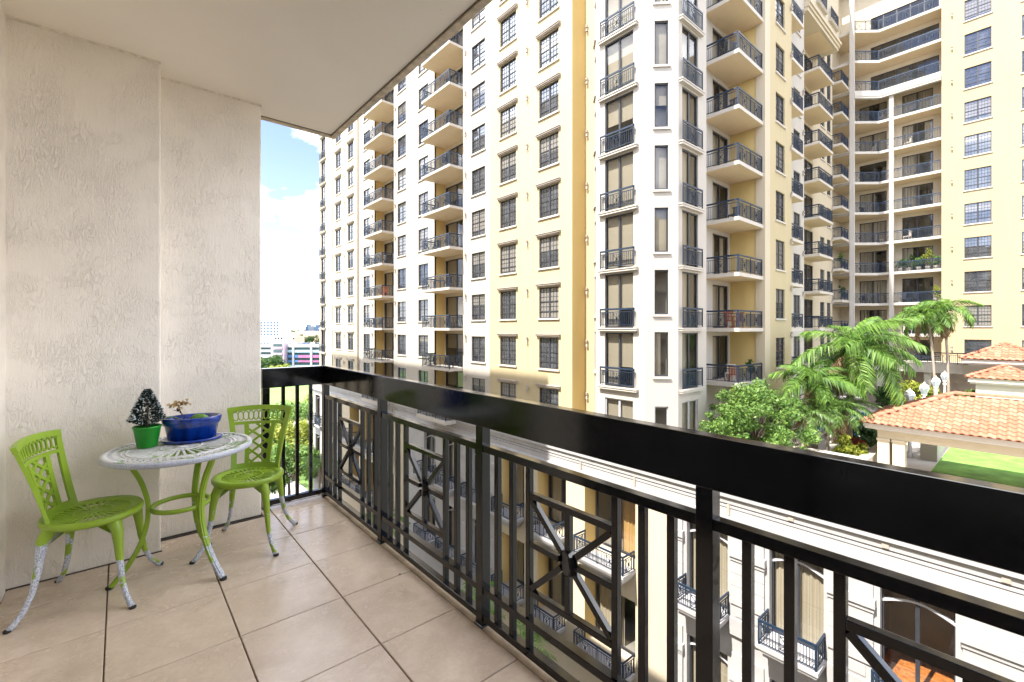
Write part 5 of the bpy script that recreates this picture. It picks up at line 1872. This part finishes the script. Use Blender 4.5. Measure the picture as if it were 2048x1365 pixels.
small_chair('pale cushioned chair on the lowest square tower balcony', 28.9, 12.7, Z0 - S, R(190), CUSH)
small_chair('dark chair on a white-section tower balcony above the railing line', 20.3, 31.6, Z0 + S, R(100), FRAME)
small_table('dark round table on a white-section tower balcony', 20.3, 32.8, Z0 + S, FRAME)
small_chair('orange cushioned chair on the far balcony stack of the tower', 20.4, 43.8, Z0 + S, R(100), plain('orange_cushion', (0.5, 0.13, 0.03), 0.8))
small_chair('dark wicker chair on a wing balcony by the middle column', 62.3, 9.4, ZR + S, R(200), FRAME)

# plain dark patio furniture scattered over the tower balconies
for yc, xs_, ks in ((31.5, 20.25, (-1, 0, 2, 3, 4)), (33.6, 20.25, (-1, 2, 3)), (43.6, 20.3, (-1, 0, 2, 3)), (45.8, 20.3, (0, 2))):
    for k in ks:
        small_chair('dark patio chair on a street-side tower balcony', xs_ + rnd.uniform(-.2, .3), yc + rnd.uniform(-.3, .3), Z0 + S * k, rnd.uniform(0, 6.28), FRAME)
for k in (2, 3, 4, 5):
    small_chair('dark patio chair on a square court-side tower balcony', 28.4 + rnd.uniform(-.5, .8), 12.3, Z0 + S * k, rnd.uniform(0, 6.28), FRAME)
for k in (0, 1, 3, 4, 5, 6, 7):
    for y in (12.0, 8.6):
        small_chair('dark patio chair on a recessed wing balcony', 62.3, y + rnd.uniform(-.8, .8), ZR + S * k, rnd.uniform(0, 6.28), FRAME if k % 3 else CUSH)
for o in COL.objects:
    if o.name.startswith('balcony_chair') and 'patio chair' in str(o.get('label', '')):
        o['group'] = o['label'].replace('dark patio chair', 'patio chairs')
        if o.children and o.children[0].data.materials[0] == CUSH:
            o['label'] = 'pale cushioned patio chair on a recessed wing balcony'
            o['group'] = 'pale patio chairs on the wing balconies'
# ------------------------------------------------------------------ ground, street and distance
ground = struct(MB().box(-2500, 3500, -2500, 4500, GZ - 1.0, GZ).build('ground', GROUNDM))
park = struct(MB().box(-120, 160, 126, 230, GZ + 0.004, GZ + 0.012).build('park_lawn', PARKM))
park2 = struct(MB().box(21, 60, 70, 107, GZ + 0.004, GZ + 0.012).build('verge_lawn', PARKM))
road = struct(MB().box(6.0, 15.5, -80, 108, GZ + 0.004, GZ + 0.02).build('road', ASPHALT))
cross = struct(MB().box(-200, 300, 108, 124, GZ + 0.008, GZ + 0.03).build('cross_road', CONCRETE))
pave = struct(MB().box(15.5, 20.8, -80, 108, GZ + 0.004, GZ + 0.14).build('pavement', CONCRETE))
pave2 = struct(MB().box(-0.9, 6.0, -80, 108, GZ + 0.004, GZ + 0.14).build('pavement_near', CONCRETE))
mb = MB()
for k in range(40):
    mb.box(10.6, 10.8, -78 + k * 4.6, -76 + k * 4.6, GZ + 0.024, GZ + 0.028)
mb.build('lane_marking', LAMPWHITE, road)

# street trees and palms between the buildings
st = [(17.2, 66.0, 9.0, 4.4, LEAF, 'broad street tree on the far pavement corner'), (20.5, 76.0, 10.5, 5.5, LEAFY, 'yellow green street tree beyond the tower corner'), (15.0, 80.0, 9.5, 5.0, LEAF, 'street tree over the road end'),
      (24.0, 88.0, 11.0, 6.0, LEAF, 'large street tree in the park strip'), (28.5, 98.0, 10.0, 6.0, LEAFY, 'pale green tree at the cross road'), (18.0, 96.0, 9.0, 5.5, LEAFD, 'dark tree at the cross road'), (12.5, 66, 8.0, 4.0, LEAF, 'street tree on the near pavement by our building')]
for x, y, h_, r, m, l in st:
    broadleaf('street_tree', l, x, y, GZ, h_, r, r, h_ * 0.38, 4200, 0.26, m, 'street trees', 26)
for x, y, h_, l in ((17.6, 55.0, 8.0, 'street palm by the far stretch of the podium'), (16.5, 23.0, 6.5, 'street palm below the yellow recessed balconies'), (16.9, 19.0, 5.8, 'shorter street palm below the yellow recessed balconies'), (17.2, 38.0, 6.8, 'street palm before the stone stretch of the podium')):
    palm('street_palm', l, x, y, GZ, h_, 2.6, 15, PALM, 0.14, (0.1, 0.1), 'street palms', 0.7, 0.7, 0.06, 0.5, 1.2, -0.2, 'street', (0, 0), 28, 0.6)

# camera-facing distance: placed along the street axis beyond the cross road
FWD = Vector((0.652, 0.758, 0)); RGT = Vector((0.758, -0.652, 0))
def far_at(depth, side):
    return FWD * depth + RGT * side
# ---- painted parking garage
gp = far_at(262, -120)
ga = thing('parking_garage', 'multi-storey parking garage painted in blue, pink and purple bands', 'building', (gp.x, gp.y, GZ), YAW)
cols_ = {n: plain('garage_' + n, c, 0.8, 0.18, 0.3) for n, c in (('white', (0.50, 0.50, 0.50)), ('cyan', (0.30, 0.46, 0.50)), ('blue', (0.06, 0.16, 0.30)), ('pink', (0.40, 0.13, 0.26)), ('lilac', (0.42, 0.32, 0.38)), ('orange', (0.45, 0.25, 0.14)), ('green', (0.05, 0.09, 0.09)))}  # saturation lowered to put distance haze into the colours
GW = 0.2876   # metres per photo pixel at this depth
def gx(u): return (u - 1024) * GW + 120
def gz(v): return CAM_H - (v - 657) * GW - GZ
def gbox(name, u0, u1, v0, v1, mt, y0=0.0, y1=18.0):
    MB().box(gx(u0), gx(u1), y0, y1, gz(v1), gz(v0)).build(name, cols_[mt] if isinstance(mt, str) else mt, ga)
gbox('core', 500, 660, 691.5, 760, 'green', 1.2, 30)
for v0, v1, cl in ((689, 695, 'white'), (700.5, 705.5, 'cyan'), (710.3, 716, None), (721, 725, None), (731, 742, 'cyan')):
    if cl:
        gbox('parapet_band', 573.5, 646, v0, v1, cl, 0.3, 2)
    else:
        gbox('parapet_band', 573.5, 596, v0, v1, 'blue', 0.3, 2)
        gbox('parapet_band', 596, 646, v0 + .6, v1, 'pink', 0.3, 2)
for u in (584, 620, 655):
    gbox('pier', u, u + 3.6, 690, 742, 'white', 0.0, 2)
gbox('stair_tower', 547, 573.4, 684.5, 742, 'lilac', -3.0, 8)
for i, v in enumerate((688, 700, 711, 721.5)):
    gbox('stair_opening', 552, 569.5, v, v + 5.6, 'green', -3.1, -2.9)
    gbox('stair_flight', 552, 570, v + 5.6, v + 9.4, ('lilac', 'lilac', 'orange', 'orange')[i], -3.4, -3.05)
for v0, v1 in ((689, 695), (700, 704.5), (710, 716), (722, 728)):
    gbox('side_band', 515, 546.8, v0, v1, 'white', 0.2, 2)
CARC = [plain('car_' + n, c, 0.3, 0.05) for n, c in (('white', (.7, .7, .7)), ('grey', (.2, .21, .23)), ('dark', (.03, .03, .04)), ('blue', (.05, .09, .2)))]
def far_car(label, lx, ly, lz, c):
    p = Vector((gp.x, gp.y, GZ)) + Matrix.Rotation(YAW, 3, 'Z') @ Vector((lx, ly, lz))
    t = thing('parked_car', label, 'car', p, YAW + R(90), 'cars parked on the garage roof')
    MB().extrude([(-.85, .3), (.85, .3), (.85, .85), (.62, .9), (.50, 1.42), (-.50, 1.42), (-.62, .9), (-.85, .85)], (-2.1, 0), (2.1, 0), (0, 1)).build('body', c, t)
    for a in (-1.3, 1.3):
        for b in (-.8, .8):
            w = MB().lathe([(0.32, -.1), (0.32, .1)], 12); o = w.build('wheel', RUBBER, t, (a, b, .32)); o.rotation_euler = (R(90), 0, 0)
zr = gz(691.5)
for k in range(9):
    far_car('car parked on the garage roof deck', gx(578 + 8 * k), 6 + (k % 3) * 4, zr, CARC[k % 4])

# ---- farther buildings
def block(name, label, depth, u0, u1, v0, m, dp=25, bands=None, bm_=None, vbase=None):
    g_ = depth / 911.0
    c = far_at(depth, (u0 + u1) / 2 * g_ - 1024 * g_)
    t = thing(name, label, 'building', (c.x, c.y, GZ), YAW)
    hw = (u1 - u0) / 2 * g_
    ztop = CAM_H - (v0 - 657) * g_ - GZ
    MB().box(-hw, hw, 0, dp, 0, ztop).build('wall', m, t)
    MB().box(-hw * .6, hw * .5, 3, dp * .6, ztop, ztop + 3).build('roof_house', m, t)
    if bands:
        nx, nz = bands
        for i in range(nx):
            for j in range(nz):
                x = -hw + 2 * hw * (i + .25) / nx
                z = ztop * (1 - 0.06) - j * 3.3 * (depth / 520)
                if z < 2: continue
                MB().box(x, x + hw / nx * 1.0, -.15, .2, z - 1.9 * (depth / 520), z).build('window', bm_ or PANE, t)
    return t
FARW = plain('far_white', (0.50, 0.50, 0.52), 0.8, 0.04)
FARB = plain('far_glass', (0.03, 0.08, 0.15), 0.2, 0.2)
FARP = plain('far_peach', (0.60, 0.40, 0.30), 0.8, 0.06)
block('far_tower', 'white high-rise with blue window strips beyond the garage', 560, 500, 558.5, 641, FARW, 30, (9, 9), FARB)
block('far_office', 'dark blue glass office block by the horizon', 620, 610, 616, 653.5, FARB, 20)
block('far_office', 'pale office slab between dark glass blocks on the horizon', 640, 616.5, 627, 650, FARW, 20, (3, 4), FARB)
block('far_office', 'broad dark blue glass block next to the tower corner', 600, 627, 640, 654.5, FARB, 20)
block('far_house', 'peach low building behind the garage roof', 330, 560, 590, 673, FARP, 15, (5, 1), DARKM)
block('far_house', 'white plant room building above the garage stair tower', 300, 548, 566, 672, FARW, 12, (3, 1), DARKM)
block('far_house', 'long peach roofed building below the horizon trees', 430, 575, 640, 669, FARP, 25)
block('far_house', 'pale low building at the pier side of the garage', 310, 505, 546, 684, FARW, 20, (6, 3), FARB)
# trees round the garage
for k, (d, u, v, r, m, l) in enumerate(((215, 536, 716, 9, LEAFD, 'dark round tree in front of the garage stairs'), (205, 556, 730, 8, LEAFY, 'yellow green tree in front of the garage'), (225, 520, 722, 10, LEAF, 'green tree against the garage side'),
        (380, 600, 668, 9, LEAFD, 'dark tree behind the garage roof'), (385, 616, 669, 9, LEAFD, 'dark tree behind the garage, near the glass blocks'), (375, 588, 668, 8, LEAFD, 'dark tree behind the peach building'), (390, 632, 672, 8, LEAFD, 'dark tree behind the garage by the tower corner'))):
    g_ = d / 911.0
    c = far_at(d, (u - 1024) * g_)
    top = CAM_H - (v - 657) * g_
    hh = top - GZ
    broadleaf('park_tree', l, c.x, c.y, GZ, hh, r, r, min(hh * .42, 9), 2600, 0.55, m, 'trees round the garage', 22)
# far-off wood up to the horizon
vv, ff = [], []
n = 9000
dd = 700 + 1500 * rs.rand(n) ** 1.4
side = (rs.rand(n) * 1.7 - 1.35) * dd * 0.8
cx = FWD.x * dd + RGT.x * side; cy = FWD.y * dd + RGT.y * side
cz = GZ + 4 + 11 * rs.rand(n)
s_ = 3.5 + 4 * rs.rand(n)
nr = rs.normal(size=(n, 3)); nr /= np.linalg.norm(nr, axis=1)[:, None]
t_ = np.cross(nr, rs.normal(size=(n, 3))); t_ /= np.linalg.norm(t_, axis=1)[:, None]
b_ = np.cross(nr, t_)
p = np.stack([cx, cy, cz], 1)
v = np.stack([p - t_ * s_[:, None], p + b_ * s_[:, None], p + t_ * s_[:, None], p - b_ * s_[:, None]], 1)
wood = put(fast_mesh('distant_wood', v.reshape(-1, 3), np.arange(4 * n).reshape(-1, 4), LEAFD), 'distant_wood', LEAFD)
tag(wood, 'distant dark band of trees along the horizon', 'trees', None, 'stuff')
